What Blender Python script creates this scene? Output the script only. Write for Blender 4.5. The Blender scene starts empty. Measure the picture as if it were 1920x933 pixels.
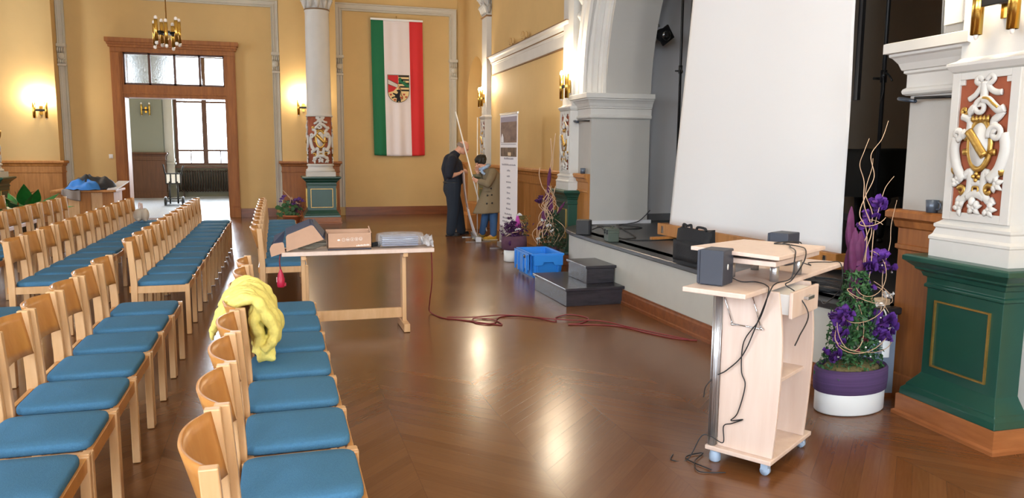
import bpy, math, random
from mathutils import Vector, Matrix
from math import sin, cos, pi, radians, sqrt, atan2
random.seed(7)
S = bpy.context.scene
COL = S.collection
# ---------------------------------------------------------------- camera
cam_d = bpy.data.cameras.new('camera'); cam = bpy.data.objects.new('camera', cam_d); COL.objects.link(cam)
cam_d.sensor_width = 36.0; cam_d.lens = 36.0*1443/1920; cam_d.clip_start = .05; cam_d.clip_end = 200
_r = ((0.95682514, -0.29057013, 0.00739294), (-0.03033382, -0.12511809, -0.99167803), (0.289077, 0.94863822, -0.12853024))
M = Matrix(((_r[0][0], -_r[1][0], -_r[2][0], 0), (_r[0][1], -_r[1][1], -_r[2][1], 0), (_r[0][2], -_r[1][2], -_r[2][2], 1.6), (0, 0, 0, 1)))
cam.matrix_world = M
S.camera = cam
# ---------------------------------------------------------------- world, exposure, daylight
S.view_settings.view_transform = 'Standard'
S.view_settings.look = 'None'
S.view_settings.gamma = 1.0
S.view_settings.use_curve_mapping = False
S.view_settings.exposure = -0.35
S.cycles.use_denoising = True
S.cycles.max_bounces = 8
S.cycles.diffuse_bounces = 4
S.cycles.glossy_bounces = 4
S.cycles.transmission_bounces = 6
S.cycles.sample_clamp_indirect = 6
S.cycles.caustics_reflective = False
S.cycles.caustics_refractive = False
W = bpy.data.worlds.new('sky'); S.world = W; W.use_nodes = True
W.node_tree.nodes['Background'].inputs[0].default_value = (.80, .90, 1.0, 1)
W.node_tree.nodes['Background'].inputs[1].default_value = 12.0
DAY = (0.80, 0.90, 1.0)
def area(name, loc, aim, sx, sy, power, color=DAY):
    l = bpy.data.lights.new(name, 'AREA'); l.shape = 'RECTANGLE'; l.size = sx; l.size_y = sy; l.energy = power; l.color = color
    o = bpy.data.objects.new(name, l); COL.objects.link(o); o.location = loc
    d = Vector(aim)-Vector(loc); o.rotation_euler = d.to_track_quat('-Z', 'Y').to_euler()
    return o
# daylight entering by the tall windows in the long left wall, behind the camera, and in the next room; the farthest left one is added to light the left pier
for wy, pw_ in ((-3.6, 330), (-.6, 330), (2.4, 300), (15.3, 230)):
    area('daylight', (-8.35, wy, 3.3), (-2, wy, 1.9), 1.9, 3.6, pw_)
for wx in (-4.5, -1.0, 2.3):
    area('daylight', (wx, -6.4, 3.3), (wx, 0, 1.9), 1.9, 3.6, 400)
for wx in (-5.6, -2.2, 1.0):
    area('daylight', (wx, 27.6, 2.6), (wx, 20, .6), 1.6, 3.0, 1000)
BULB = 48.0        # watts of each sconce bulb
# ---------------------------------------------------------------- materials
def lin(h):
    r = []
    for i in (0, 2, 4):
        c = int(h[i:i+2], 16)/255
        r.append(c/12.92 if c <= .04045 else ((c+.055)/1.055)**2.4)
    return (r[0], r[1], r[2], 1)
_mats = {}
def mat(name, hx, rough=.5, metal=0., noise=None, bump=None, spec=.5, stretch=(1, 1, 1), hx2=None, emit=0., trans=0., coat=0., sheen=0., alpha=1.):
    if name in _mats: return _mats[name]
    m = bpy.data.materials.new(name); m.use_nodes = True; _mats[name] = m
    nt = m.node_tree; b = nt.nodes['Principled BSDF']
    b.inputs['Base Color'].default_value = lin(hx); b.inputs['Roughness'].default_value = rough
    b.inputs['Metallic'].default_value = metal; b.inputs['Specular IOR Level'].default_value = spec
    b.inputs['Transmission Weight'].default_value = trans; b.inputs['Coat Weight'].default_value = coat; b.inputs['Sheen Weight'].default_value = sheen
    b.inputs['Alpha'].default_value = alpha
    if emit:
        b.inputs['Emission Color'].default_value = lin(hx); b.inputs['Emission Strength'].default_value = emit
    if noise or bump:
        tc = nt.nodes.new('ShaderNodeTexCoord'); mp = nt.nodes.new('ShaderNodeMapping'); mp.inputs['Scale'].default_value = stretch
        nt.links.new(tc.outputs['Object'], mp.inputs['Vector'])
    if noise:
        n = nt.nodes.new('ShaderNodeTexNoise'); n.inputs['Scale'].default_value = noise[0]; n.inputs['Detail'].default_value = 4; n.inputs['Roughness'].default_value = .6
        nt.links.new(mp.outputs[0], n.inputs['Vector'])
        r = nt.nodes.new('ShaderNodeValToRGB')
        a = lin(hx); k = noise[1]
        c2 = lin(hx2) if hx2 else tuple(x*(1-k) for x in a[:3])+(1,)
        c1 = a if hx2 else tuple(min(1, x*(1+k*.5)) for x in a[:3])+(1,)
        r.color_ramp.elements[0].position = .3; r.color_ramp.elements[1].position = .7
        r.color_ramp.elements[0].color = c2; r.color_ramp.elements[1].color = c1
        nt.links.new(n.outputs['Fac'], r.inputs['Fac']); nt.links.new(r.outputs['Color'], b.inputs['Base Color'])
    if bump:
        n2 = nt.nodes.new('ShaderNodeTexNoise'); n2.inputs['Scale'].default_value = bump[0]; n2.inputs['Detail'].default_value = 3
        nt.links.new(mp.outputs[0], n2.inputs['Vector'])
        bp = nt.nodes.new('ShaderNodeBump'); bp.inputs['Strength'].default_value = bump[1]; bp.inputs['Distance'].default_value = .01
        nt.links.new(n2.outputs['Fac'], bp.inputs['Height']); nt.links.new(bp.outputs['Normal'], b.inputs['Normal'])
    return m
M_yel = mat('yellow_plaster', 'D0AE74', .75, noise=(1.2, .06), bump=(60, .06))
M_grey = mat('grey_plaster', 'B2AFA9', .75, noise=(1.5, .05), bump=(50, .06))
M_stone = mat('painted_stone', 'CCC9C3', .6, noise=(3, .05), bump=(40, .05))
M_trim = mat('grey_trim_paint', 'C9C2B2', .6, noise=(3, .06))
M_brownwall = mat('stage_backdrop_paint', '8C7F70', .85, noise=(1.5, .08))
M_innergrey = mat('stage_side_paint', 'CFCFD2', .8, noise=(1.2, .06))
M_ceil = mat('ceiling_paint', 'EFE7D6', .9)
M_oak = mat('dark_oak', 'A2642F', .55, noise=(3, .3), stretch=(6, 6, .6), bump=(8, .05), hx2='7E4A20')
M_oakl = mat('honey_oak', 'BC8040', .52, noise=(3, .3), stretch=(6, 6, .6), bump=(8, .05), hx2='9C6429')
M_doorw = mat('door_oak', 'A4662C', .58, noise=(3, .3), stretch=(6, 6, .6), hx2='854E1F')
M_base = mat('baseboard_oak', '8A4F2A', .35, noise=(3, .25), stretch=(.6, 6, 6), hx2='6E3D20')
M_pedw = mat('pedestal_oak', 'A5673C', .35, noise=(4, .25), stretch=(1, 1, 6), hx2='8C542E')
M_beech = mat('beech', 'D9B184', .36, noise=(5, .12), stretch=(5, 5, .7), hx2='CBA06F')
M_ply = mat('beech_plywood', 'C98F4E', .3, noise=(4, .15), stretch=(5, 5, 1), hx2='B87C3C')
M_blue = mat('blue_upholstery', '4A7BA0', .9, noise=(140, .12), bump=(260, .25), spec=.12)
M_green = mat('green_gloss_paint', '1B473B', .3, noise=(6, .08), bump=(30, .03))
M_gold = mat('gold_leaf', 'C9A257', .36, metal=.85, noise=(20, .2), bump=(50, .2))
M_terra = mat('terracotta_ground', '9C5235', .8, noise=(12, .15))
M_white = mat('white_paint', 'E8E8E6', .5)
M_brass = mat('polished_brass', 'DDB45A', .22, metal=1.)
M_black = mat('black_metal', '18181A', .45, metal=.3)
M_blackp = mat('black_plastic', '1B1C1F', .45)
M_chrome = mat('chrome', 'D5D8DC', .14, metal=1.)
M_alu = mat('brushed_aluminium', 'C4C7CB', .3, metal=.9)
M_maple = mat('light_maple_laminate', 'DECABD', .45, noise=(3, .07), stretch=(7, 7, .6), hx2='D6BEAF')
M_dark = mat('stage_floor', '3A3A3D', .35, noise=(3, .2), bump=(30, .05))
M_stepw = mat('dark_stained_wood', '37343A', .24, noise=(4, .3), stretch=(1, 5, 5), bump=(14, .2), hx2='28262B')
def thin_glass():
    m = bpy.data.materials.new('clear_glass'); m.use_nodes = True; nt = m.node_tree; out = nt.nodes['Material Output']
    t = nt.nodes.new('ShaderNodeBsdfTransparent'); g = nt.nodes.new('ShaderNodeBsdfGlossy'); g.inputs['Roughness'].default_value = .02
    f = nt.nodes.new('ShaderNodeFresnel'); f.inputs[0].default_value = 1.45; x = nt.nodes.new('ShaderNodeMixShader')
    nt.links.new(f.outputs[0], x.inputs[0]); nt.links.new(t.outputs[0], x.inputs[1]); nt.links.new(g.outputs[0], x.inputs[2]); nt.links.new(x.outputs[0], out.inputs[0]); return m
M_glass = thin_glass()
M_frost = mat('frosted_glass', 'F2F6FA', .10, trans=1.0, bump=(60, .25))
M_dkwood = mat('dark_brown_wood', '5A341F', .45, noise=(3, .3), stretch=(6, 6, .6))
M_grngrey = mat('grey_green_paint', '86877C', .8)
M_skin = mat('skin', 'D9A287', .5, noise=(20, .06))
M_bulb = mat('lit_bulb', 'FFD9A0', .3, emit=60.)
M_bulboff = mat('unlit_bulb', 'F3E9E0', .25)
def floor_mat():
    m = bpy.data.materials.new('herringbone_parquet'); m.use_nodes = True; nt = m.node_tree; b = nt.nodes['Principled BSDF']
    def mt(op, a, c=None):
        n = nt.nodes.new('ShaderNodeMath'); n.operation = op
        for i, v in enumerate((a, c)):
            if v is None: continue
            if isinstance(v, (int, float)): n.inputs[i].default_value = v
            else: nt.links.new(v, n.inputs[i])
        return n.outputs[0]
    tc = nt.nodes.new('ShaderNodeTexCoord'); sp = nt.nodes.new('ShaderNodeSeparateXYZ'); nt.links.new(tc.outputs['Object'], sp.inputs[0])
    w, pw = .62, .105
    xs = mt('DIVIDE', sp.outputs[0], w); k = mt('FLOOR', xs); fx = mt('FRACT', xs)
    par = mt('MODULO', mt('ABSOLUTE', k), 2.0)
    sgn = mt('SUBTRACT', mt('MULTIPLY', par, 2.0), 1.0)
    t = mt('ADD', sp.outputs[1], mt('MULTIPLY', mt('MULTIPLY', fx, w), sgn))
    ts = mt('DIVIDE', t, pw); idn = mt('FLOOR', ts); ft = mt('FRACT', ts)
    cv = nt.nodes.new('ShaderNodeCombineXYZ'); nt.links.new(k, cv.inputs[0]); nt.links.new(idn, cv.inputs[1])
    wn = nt.nodes.new('ShaderNodeTexWhiteNoise'); wn.noise_dimensions = '2D'; nt.links.new(cv.outputs[0], wn.inputs['Vector'])
    # grain along each plank
    al = mt('SUBTRACT', sp.outputs[1], mt('MULTIPLY', mt('MULTIPLY', fx, w), sgn))
    gv = nt.nodes.new('ShaderNodeCombineXYZ'); nt.links.new(mt('MULTIPLY', al, 4.0), gv.inputs[0]); nt.links.new(mt('MULTIPLY', t, 60.0), gv.inputs[1]); nt.links.new(idn, gv.inputs[2])
    gn = nt.nodes.new('ShaderNodeTexNoise'); gn.inputs['Scale'].default_value = 1.0; gn.inputs['Detail'].default_value = 3; nt.links.new(gv.outputs[0], gn.inputs['Vector'])
    big = nt.nodes.new('ShaderNodeTexNoise'); big.inputs['Scale'].default_value = .8; big.inputs['Detail'].default_value = 3; nt.links.new(tc.outputs['Object'], big.inputs['Vector'])
    val = mt('ADD', mt('MULTIPLY', wn.outputs['Value'], .30), mt('ADD', mt('MULTIPLY', gn.outputs['Fac'], .38), mt('MULTIPLY', big.outputs['Fac'], .3)))
    r = nt.nodes.new('ShaderNodeValToRGB'); r.color_ramp.elements[0].position = .25; r.color_ramp.elements[1].position = .85
    r.color_ramp.elements[0].color = lin('633D21'); r.color_ramp.elements[1].color = lin('7A5130')
    nt.links.new(val, r.inputs[0])
    seam = mt('LESS_THAN', mt('MINIMUM', ft, mt('SUBTRACT', 1.0, ft)), .018)
    seam2 = mt('LESS_THAN', mt('MINIMUM', fx, mt('SUBTRACT', 1.0, fx)), .004)
    sm = mt('MAXIMUM', seam, seam2)
    mx = nt.nodes.new('ShaderNodeMix'); mx.data_type = 'RGBA'; nt.links.new(mt('MULTIPLY', sm, .30), mx.inputs[0]); nt.links.new(r.outputs[0], mx.inputs[6]); mx.inputs[7].default_value = lin('4A2C1A')
    nt.links.new(mx.outputs[2], b.inputs['Base Color'])
    rr = mt('ADD', .15, mt('MULTIPLY', big.outputs['Fac'], .16)); nt.links.new(rr, b.inputs['Roughness'])
    wv = nt.nodes.new('ShaderNodeTexNoise'); wv.inputs['Scale'].default_value = 7; wv.inputs['Detail'].default_value = 2; nt.links.new(tc.outputs['Object'], wv.inputs['Vector'])
    h = mt('SUBTRACT', mt('ADD', mt('MULTIPLY', wn.outputs['Value'], .5), wv.outputs['Fac']), mt('MULTIPLY', sm, 1.0))
    bp = nt.nodes.new('ShaderNodeBump'); bp.inputs['Strength'].default_value = .08; bp.inputs['Distance'].default_value = .01
    nt.links.new(h, bp.inputs['Height']); nt.links.new(bp.outputs[0], b.inputs['Normal'])
    b.inputs['Specular IOR Level'].default_value = .5
    return m
M_floor = floor_mat()
# ---------------------------------------------------------------- mesh helpers
class MB:
    def __init__(s): s.v = []; s.f = []; s.m = []; s.s = []
    def add(s, vs, fs, mi=0, sm=False, T=None):
        o = len(s.v)
        for p in vs:
            p = Vector(p)
            s.v.append(tuple(T @ p) if T is not None else tuple(p))
        for f in fs:
            s.f.append(tuple(i+o for i in f)); s.m.append(mi); s.s.append(sm)
        return s
    def bb(s, x0, x1, y0, y1, z0, z1, mi=0, T=None):
        vs = [(x0, y0, z0), (x1, y0, z0), (x1, y1, z0), (x0, y1, z0), (x0, y0, z1), (x1, y0, z1), (x1, y1, z1), (x0, y1, z1)]
        return s.add(vs, [(0, 3, 2, 1), (4, 5, 6, 7), (0, 1, 5, 4), (1, 2, 6, 5), (2, 3, 7, 6), (3, 0, 4, 7)], mi, False, T)
    def hexa(s, a, b, mi=0, T=None):        # two quads of 4 points: bottom a, top b
        return s.add(list(a)+list(b), [(0, 3, 2, 1), (4, 5, 6, 7), (0, 1, 5, 4), (1, 2, 6, 5), (2, 3, 7, 6), (3, 0, 4, 7)], mi, False, T)
    def bar(s, p, q, w, h, mi=0, up=(0, 0, 1)):   # box beam from p to q
        p = Vector(p); q = Vector(q); d = (q-p).normalized(); u = Vector(up)
        if abs(d.dot(u)) > .95: u = Vector((1, 0, 0))
        a = d.cross(u).normalized()*w/2; c = a.cross(d).normalized()*h/2
        return s.hexa([p-a-c, p+a-c, p+a+c, p-a+c], [q-a-c, q+a-c, q+a+c, q-a+c], mi)
    def tube(s, pts, r, n=8, mi=0, sm=True, cap=True, flat=1., up=None, T=None):
        pts = [Vector(p) for p in pts]; N = len(pts); rs = r if isinstance(r, (list, tuple)) else [r]*N
        vs = []; fs = []; pa = None
        for i, p in enumerate(pts):
            d = (pts[min(i+1, N-1)]-pts[max(i-1, 0)])
            d = d.normalized() if d.length > 1e-9 else Vector((0, 0, 1))
            if up is not None:
                a = Vector(up).cross(d)
                a = a.normalized() if a.length > 1e-6 else Vector((1, 0, 0))
            elif pa is None:
                a = d.cross(Vector((0, 0, 1)));
                if a.length < .1: a = d.cross(Vector((1, 0, 0)))
                a.normalize()
            else:
                a = pa-d*pa.dot(d)
                a = a.normalized() if a.length > 1e-6 else d.orthogonal().normalized()
            pa = a; b = d.cross(a)
            for k in range(n):
                t = 2*pi*k/n; vs.append(p+a*cos(t)*rs[i]+b*sin(t)*rs[i]*flat)
        for i in range(N-1):
            for k in range(n):
                k2 = (k+1) % n; fs.append((i*n+k, i*n+k2, (i+1)*n+k2, (i+1)*n+k))
        if cap: fs.append(tuple(range(n-1, -1, -1))); fs.append(tuple((N-1)*n+k for k in range(n)))
        return s.add(vs, fs, mi, sm, T)
    def lathe(s, prof, n=24, mi=0, sm=True, T=None, cap=True, c=(0, 0)):
        vs = []; fs = []; N = len(prof)
        for r, z in prof:
            for k in range(n): t = 2*pi*k/n; vs.append((c[0]+r*cos(t), c[1]+r*sin(t), z))
        for i in range(N-1):
            for k in range(n): k2 = (k+1) % n; fs.append((i*n+k, i*n+k2, (i+1)*n+k2, (i+1)*n+k))
        if cap: fs.append(tuple(range(n-1, -1, -1))); fs.append(tuple((N-1)*n+k for k in range(n)))
        return s.add(vs, fs, mi, sm, T)
    def rects(s, prof, mi=0, T=None, one=False):     # stacked rectangular rings (hx, hy, z) centred, or with one: x from -hx to 0 only
        vs = []; fs = []
        for p in prof:
            hx, hy, z = p
            x1 = 0 if one else hx
            vs += [(-hx, -hy, z), (x1, -hy, z), (x1, hy, z), (-hx, hy, z)]
        for i in range(len(prof)-1):
            for k in range(4): k2 = (k+1) % 4; fs.append((i*4+k, i*4+k2, i*4+4+k2, i*4+4+k))
        fs.append((3, 2, 1, 0)); o = (len(prof)-1)*4; fs.append((o, o+1, o+2, o+3))
        return s.add(vs, fs, mi, False, T)
    def sweep(s, prof, path, closed=False, mi=0, T=None, cap=True, sm=False, closeprof=True):
        # prof: (offset to the LEFT of travel, height); path: 2-D points, mitred
        P = [Vector(p) for p in path]; N = len(P); vs = []; fs = []; K = len(prof)
        for i, p in enumerate(P):
            if closed or 0 < i < N-1:
                d0 = (p-P[i-1]).normalized(); d1 = (P[(i+1) % N]-p).normalized()
            elif i == 0: d0 = d1 = (P[1]-p).normalized()
            else: d0 = d1 = (p-P[i-1]).normalized()
            n0 = Vector((-d0.y, d0.x)); n1 = Vector((-d1.y, d1.x)); m = n0+n1
            m = m.normalized() if m.length > 1e-6 else n0
            k = 1/max(.3, m.dot(n0))
            for o, h in prof: q = p+m*o*k; vs.append((q.x, q.y, h))
        L = N if closed else N-1; KK = K if closeprof else K-1
        for i in range(L):
            j = (i+1) % N
            for k in range(KK): k2 = (k+1) % K; fs.append((i*K+k, j*K+k, j*K+k2, i*K+k2))
        if cap and not closed and closeprof: fs.append(tuple(range(K))); fs.append(tuple((N-1)*K+k for k in range(K-1, -1, -1)))
        return s.add(vs, fs, mi, sm, T)
    def prism(s, poly, h0, h1, mi=0, T=None, sm=False):
        n = len(poly); vs = [(p[0], p[1], h0) for p in poly]+[(p[0], p[1], h1) for p in poly]
        fs = [tuple(range(n-1, -1, -1)), tuple(range(n, 2*n))]+[(i, (i+1) % n, (i+1) % n+n, i+n) for i in range(n)]
        return s.add(vs, fs, mi, sm, T)
    def ell(s, c, r, nu=12, nv=8, mi=0, T=None, R=None):
        vs = []; fs = []; c = Vector(c)
        for j in range(1, nv):
            for i in range(nu):
                a = 2*pi*i/nu; b = pi*j/nv; p = Vector((r[0]*sin(b)*cos(a), r[1]*sin(b)*sin(a), r[2]*cos(b)))
                if R is not None: p = R @ p
                vs.append(c+p)
        t = Vector((0, 0, r[2])); bo = Vector((0, 0, -r[2]))
        if R is not None: t = R @ t; bo = R @ bo
        vs += [c+t, c+bo]; o = len(vs)-2
        for j in range(nv-2):
            for i in range(nu): i2 = (i+1) % nu; fs.append((j*nu+i, (j+1)*nu+i, (j+1)*nu+i2, j*nu+i2))
        for i in range(nu): i2 = (i+1) % nu; fs.append((o, i, i2)); fs.append((o+1, (nv-2)*nu+i2, (nv-2)*nu+i))
        return s.add(vs, fs, mi, True, T)
    def grid(s, fn, nu, nv, mi=0, sm=True, cu=False, T=None, mfn=None):
        vs = [fn(i/(nu if cu else nu-1), j/(nv-1)) for j in range(nv) for i in range(nu)]
        fs = []; ms = []
        for j in range(nv-1):
            for i in range(nu if cu else nu-1):
                i2 = (i+1) % nu; fs.append((j*nu+i, j*nu+i2, (j+1)*nu+i2, (j+1)*nu+i)); ms.append(mfn(i/(nu-1), j/(nv-1)) if mfn else mi)
        o = len(s.m); s.add(vs, fs, mi, sm, T)
        for k, q in enumerate(ms): s.m[o+k] = q
        return s
    def build(s, name, mats, parent=None, bevel=0, seg=2, solid=0, sub=0, loc=None, rotz=0, origin=True, tagd=None, kind=None, label=None, soff=-1):
        if not isinstance(mats, (list, tuple)): mats = [mats]
        vs = s.v; off = Vector((0, 0, 0))
        if parent is None and origin and loc is None:
            xs = [v[0] for v in vs]; ys = [v[1] for v in vs]; zs = [v[2] for v in vs]
            off = Vector(((min(xs)+max(xs))/2, (min(ys)+max(ys))/2, min(zs)))
            vs = [(v[0]-off.x, v[1]-off.y, v[2]-off.z) for v in vs]
        me = bpy.data.meshes.new(name); me.from_pydata(vs, [], s.f); me.update()
        for m in mats: me.materials.append(m)
        me.polygons.foreach_set('material_index', s.m); me.polygons.foreach_set('use_smooth', s.s)
        import bmesh
        b = bmesh.new(); b.from_mesh(me); bmesh.ops.recalc_face_normals(b, faces=b.faces); b.to_mesh(me); b.free()
        o = bpy.data.objects.new(name, me); COL.objects.link(o)
        if parent is not None: o.parent = parent
        o.location = loc if loc is not None else off; o.rotation_euler = (0, 0, rotz)
        if solid:
            md = o.modifiers.new('solid', 'SOLIDIFY'); md.thickness = solid; md.offset = soff
        if bevel:
            md = o.modifiers.new('bevel', 'BEVEL'); md.width = bevel; md.segments = seg; md.limit_method = 'ANGLE'; md.angle_limit = radians(35)
        if sub:
            md = o.modifiers.new('sub', 'SUBSURF'); md.levels = sub; md.render_levels = sub
        if tagd: tag(o, *tagd)
        if kind: o['kind'] = kind
        if label: o['label'] = label
        return o
def tag(o, label, cat, group=None):
    o['label'] = label; o['category'] = cat
    if group: o['group'] = group
    return o
def thing(name, label, cat, loc=(0, 0, 0), rotz=0, group=None):
    o = bpy.data.objects.new(name, None); COL.objects.link(o); o.location = loc; o.rotation_euler = (0, 0, rotz); o.empty_display_size = .1
    return tag(o, label, cat, group)
def bez(pts, n=8):       # Catmull-Rom through points
    P = [Vector(p) for p in pts]; out = []
    for i in range(len(P)-1):
        a = P[max(i-1, 0)]; b = P[i]; c = P[i+1]; d = P[min(i+2, len(P)-1)]
        for k in range(n):
            t = k/n; out.append(.5*((2*b)+(c-a)*t+(2*a-5*b+4*c-d)*t*t+(3*b-a-3*c+d)*t**3))
    out.append(P[-1]); return out
TH = 0.0290           # the long right wall stands a little out of square
def rw(y, d=0., z=0.): return (3.85+TH*(y-3.3)-d, y+TH*d, z)     # point on the right wall: y along it, d out into the room
RT = Matrix.Translation((3.85-TH*3.3, 0, 0)) @ Matrix.Rotation(-math.atan(TH), 4, 'Z')   # local x into the wall, y along it
# ================================================================ the setting
b = MB(); b.add([(-8.2, -6.2, 0), (9, -6.2, 0), (9, 18.95, 0), (-8.2, 18.95, 0), (-8.2, -6.2, -.1), (9, -6.2, -.1), (9, 18.95, -.1), (-8.2, 18.95, -.1)], [(0, 1, 2, 3), (7, 6, 5, 4), (0, 4, 5, 1), (1, 5, 6, 2), (2, 6, 7, 3), (3, 7, 4, 0)])
b.build('floor', M_floor, loc=(0, 0, 0), kind='structure')
M_terr = mat('pale_terrazzo', 'C9CCD2', .22, noise=(30, .15))
MB().bb(-7.5, 3.2, 18.95, 27.5, -.1, 0.0).build('floor', M_terr, kind='structure')
MB().bb(-8.6, 9.2, -6.6, 19.3, 7.6, 7.75).build('ceiling', M_ceil, kind='structure')
MB().bb(-7.5, 3.2, 19.3, 27.7, 5.2, 5.3).build('ceiling', M_ceil, kind='structure')
# end wall with the door bay and the flag bay
b = MB()
b.bb(-8.2, -3.2, 18.8, 19.2, 0, 7.6); b.bb(-.98, 4.5, 18.8, 19.2, 0, 7.6); b.bb(-3.2, -.98, 18.8, 19.2, 3.62, 7.6)
b.build('wall_back', M_yel, kind='structure')
for x0, x1 in ((-5.75, -4.37), (.13, 1.37)):
    MB().bb(x0, x1, 18.42, 18.8, 0, 7.6).build('wall_back', M_yel, kind='structure')
# long left wall with four tall windows, the farthest added for its light, rear wall with three (all outside the photograph)
def window_wall(name, T, spans, L0, L1, z0=1.4, z1=5.2):
    b = MB(); e = L0
    for a, c in spans:
        b.bb(e, a, -.2, .2, 0, 7.6, T=T); b.bb(a, c, -.2, .2, 0, z0, T=T); b.bb(a, c, -.2, .2, z1, 7.6, T=T); e = c
    b.bb(e, L1, -.2, .2, 0, 7.6, T=T); b.build(name, M_yel, kind='structure')
    for a, c in spans:
        f = MB(); w = .07
        for q in (a, (a+c)/2-w/2, c-w): f.bb(q, q+w, -.05, .05, z0, z1, T=T)
        for q in (z0, z0+(z1-z0)*.66, z1-w): f.bb(a, c, -.045, .045, q, q+w, T=T)
        f.build('window_1', M_dkwood, kind='structure')
TL = Matrix.Translation((-8.0, 0, 0)) @ Matrix.Rotation(pi/2, 4, 'Z')
window_wall('wall_left', TL, [(y-.95, y+.95) for y in (-3.6, -.6, 2.4, 15.3)], -6.2, 18.9)
window_wall('wall_rear', Matrix.Translation((0, -6.2, 0)), [(x-.95, x+.95) for x in (-4.5, -1.0, 2.3)], -8.2, 9.0)
# right wall: yellow bay, gable-arched stage opening, white piers
def arch_wall(b, y0, y1, yc, r, zs, lx0, lx1, top=7.6, n=36):
    pts = [(yc+r*cos(pi*i/n), zs+r*sin(pi*i/n)) for i in range(n+1)]
    for i in range(n):
        (a, za), (c, zc) = pts[i], pts[i+1]
        b.hexa([(lx0, c, zc), (lx1, c, zc), (lx1, a, za), (lx0, a, za)], [(lx0, c, top), (lx1, c, top), (lx1, a, top), (lx0, a, top)], T=RT)
YC, RA, ZS = 6.84, 2.81, 2.30
b = MB()
b.bb(0, .85, 3.0, YC-RA, 0, ZS, T=RT); b.bb(0, .85, YC+RA, 10.35, 0, ZS, T=RT)
b.bb(0, .22, 3.0, YC-3.05, ZS, 7.6, T=RT); b.bb(0, .22, YC+3.05, 10.35, ZS, 7.6, T=RT)
arch_wall(b, 0, 0, YC, 3.05, ZS, 0, .22)
arch_wall(b, 0, 0, YC, RA, ZS, .2, .85)
b.bb(.22, .85, 3.0, YC-RA, ZS, 7.6, T=RT); b.bb(.22, .85, YC+RA, 10.35, ZS, 7.6, T=RT)
b.build('wall_right', M_grey, kind='structure')
b = MB(); b.bb(0, .85, -6.2, 3.0, 0, 7.6, T=RT); b.bb(0, .85, 10.35, 15.6, 0, 7.6, T=RT)
yn, rn = 16.75, .85
b.bb(0, .3, 15.6, yn-rn, 0, 7.6, T=RT); b.bb(0, .3, yn+rn, 18.9, 0, 7.6, T=RT); arch_wall(b, 0, 0, yn, rn, 2.75, 0, .3)
b.bb(.3, .5, 15.6, 18.9, 0, 7.6, T=RT)
b.build('wall_right', M_yel, kind='structure')
# archivolt around the stage opening
prof = [(.0, .22), (.04, .22), (.05, .17), (.10, .16), (.12, .13), (.15, .13), (.16, .07), (.21, .06), (.23, .02), (.25, .0), (.26, -.035), (.40, -.035), (.41, -.05), (.45, -.06), (.49, -.06), (.51, -.04), (.51, .02), (.0, .24)]
TA = RT @ Matrix(((0, 0, 1, 0), (1, 0, 0, 0), (0, 1, 0, 0), (0, 0, 0, 1)))      # plane (y along wall, z up), height -> into wall
path = [(YC+RA*cos(pi*i/48), ZS+.04+RA*sin(pi*i/48)) for i in range(49)]
b = MB(); b.sweep([(-o, h) for o, h in prof], path, T=TA); b.build('trim_1', M_stone, kind='structure')
# carved leaf band beside the archivolt
b = MB()
for i in range(5, 46):
    a = pi*i/48
    for dr, sc in ((.60, 1.), (.68, .7)):
        r = RA+dr; y = YC+r*cos(a+dr*.05*(i % 2)); z = ZS+r*sin(a)
        b.ell((-.03, y, z), (.035, .05*sc, .07*sc), 8, 6, T=RT)
b.build('trim_1', M_stone, kind='structure')
# imposts either side of the stage opening
ip = [(0, -.33), (.02, -.33), (.035, -.32), (.04, -.305), (.035, -.29), (.02, -.28), (.02, -.20), (.035, -.19), (.035, -.175), (.045, -.17), (.06, -.13), (.085, -.095), (.10, -.085), (.10, -.07), (.125, -.065), (.125, -.005), (.115, 0), (0, 0)]
for pth, z in (([(0, 10.2), (0, YC+RA), (.86, YC+RA)], 2.345), ([(.86, YC-RA), (0, YC-RA), (0, 3.5)], 2.285)):
    b = MB(); b.sweep([(-o, h+z) for o, h in ip], pth, T=RT); b.build('trim_2', M_stone, kind='structure')
# wainscot runs
def wain(name, path, z0, z1, T=None, m=None, sgn=1, kind='structure', boards=True):
    pr = [(0, z0), (.03, z0), (.03, z0+.16), (.02, z0+.17), (.02, z1-.26), (.035, z1-.25), (.035, z1-.225), (.025, z1-.22), (.025, z1-.12), (.04, z1-.11), (.05, z1-.07), (.085, z1-.05), (.085, z1-.015), (.07, z1), (0, z1)]
    b = MB(); b.sweep([(sgn*o, h) for o, h in pr], path, T=T)
    if boards:
        for i in range(len(path)-1):
            p = Vector(path[i]); q = Vector(path[i+1]); d = (q-p); L = d.length
            if L < .5: continue
            d.normalize(); n = Vector((-d.y, d.x))*sgn; k = max(1, int(L/.32))
            for j in range(1, k):
                c = p+d*(L*j/k)+n*.0215
                u = d*.006
                w = n*.003
                b.hexa([(c-u-w).to_3d()+Vector((0, 0, z0+.18)), (c+u-w).to_3d()+Vector((0, 0, z0+.18)), (c+u+w).to_3d()+Vector((0, 0, z0+.18)), (c-u+w).to_3d()+Vector((0, 0, z0+.18))],
                       [(c-u-w).to_3d()+Vector((0, 0, z1-.27)), (c+u-w).to_3d()+Vector((0, 0, z1-.27)), (c+u+w).to_3d()+Vector((0, 0, z1-.27)), (c-u+w).to_3d()+Vector((0, 0, z1-.27))], T=T)
    return b.build(name, m or M_oak, kind=kind)
wain('trim_3', [(.13, 18.8), (.13, 18.42), (1.37, 18.42), (1.37, 18.8)], 0, 1.29, m=M_oak, sgn=-1)
wain('trim_3', [(-5.75, 18.8), (-5.75, 18.42), (-4.37, 18.42), (-4.37, 18.8)], 0, 1.29, m=M_oakl, sgn=-1)
wain('trim_4', [(0, 10.5), (0, 15.3)], 0, 1.285, T=RT, m=M_oakl)
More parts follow.
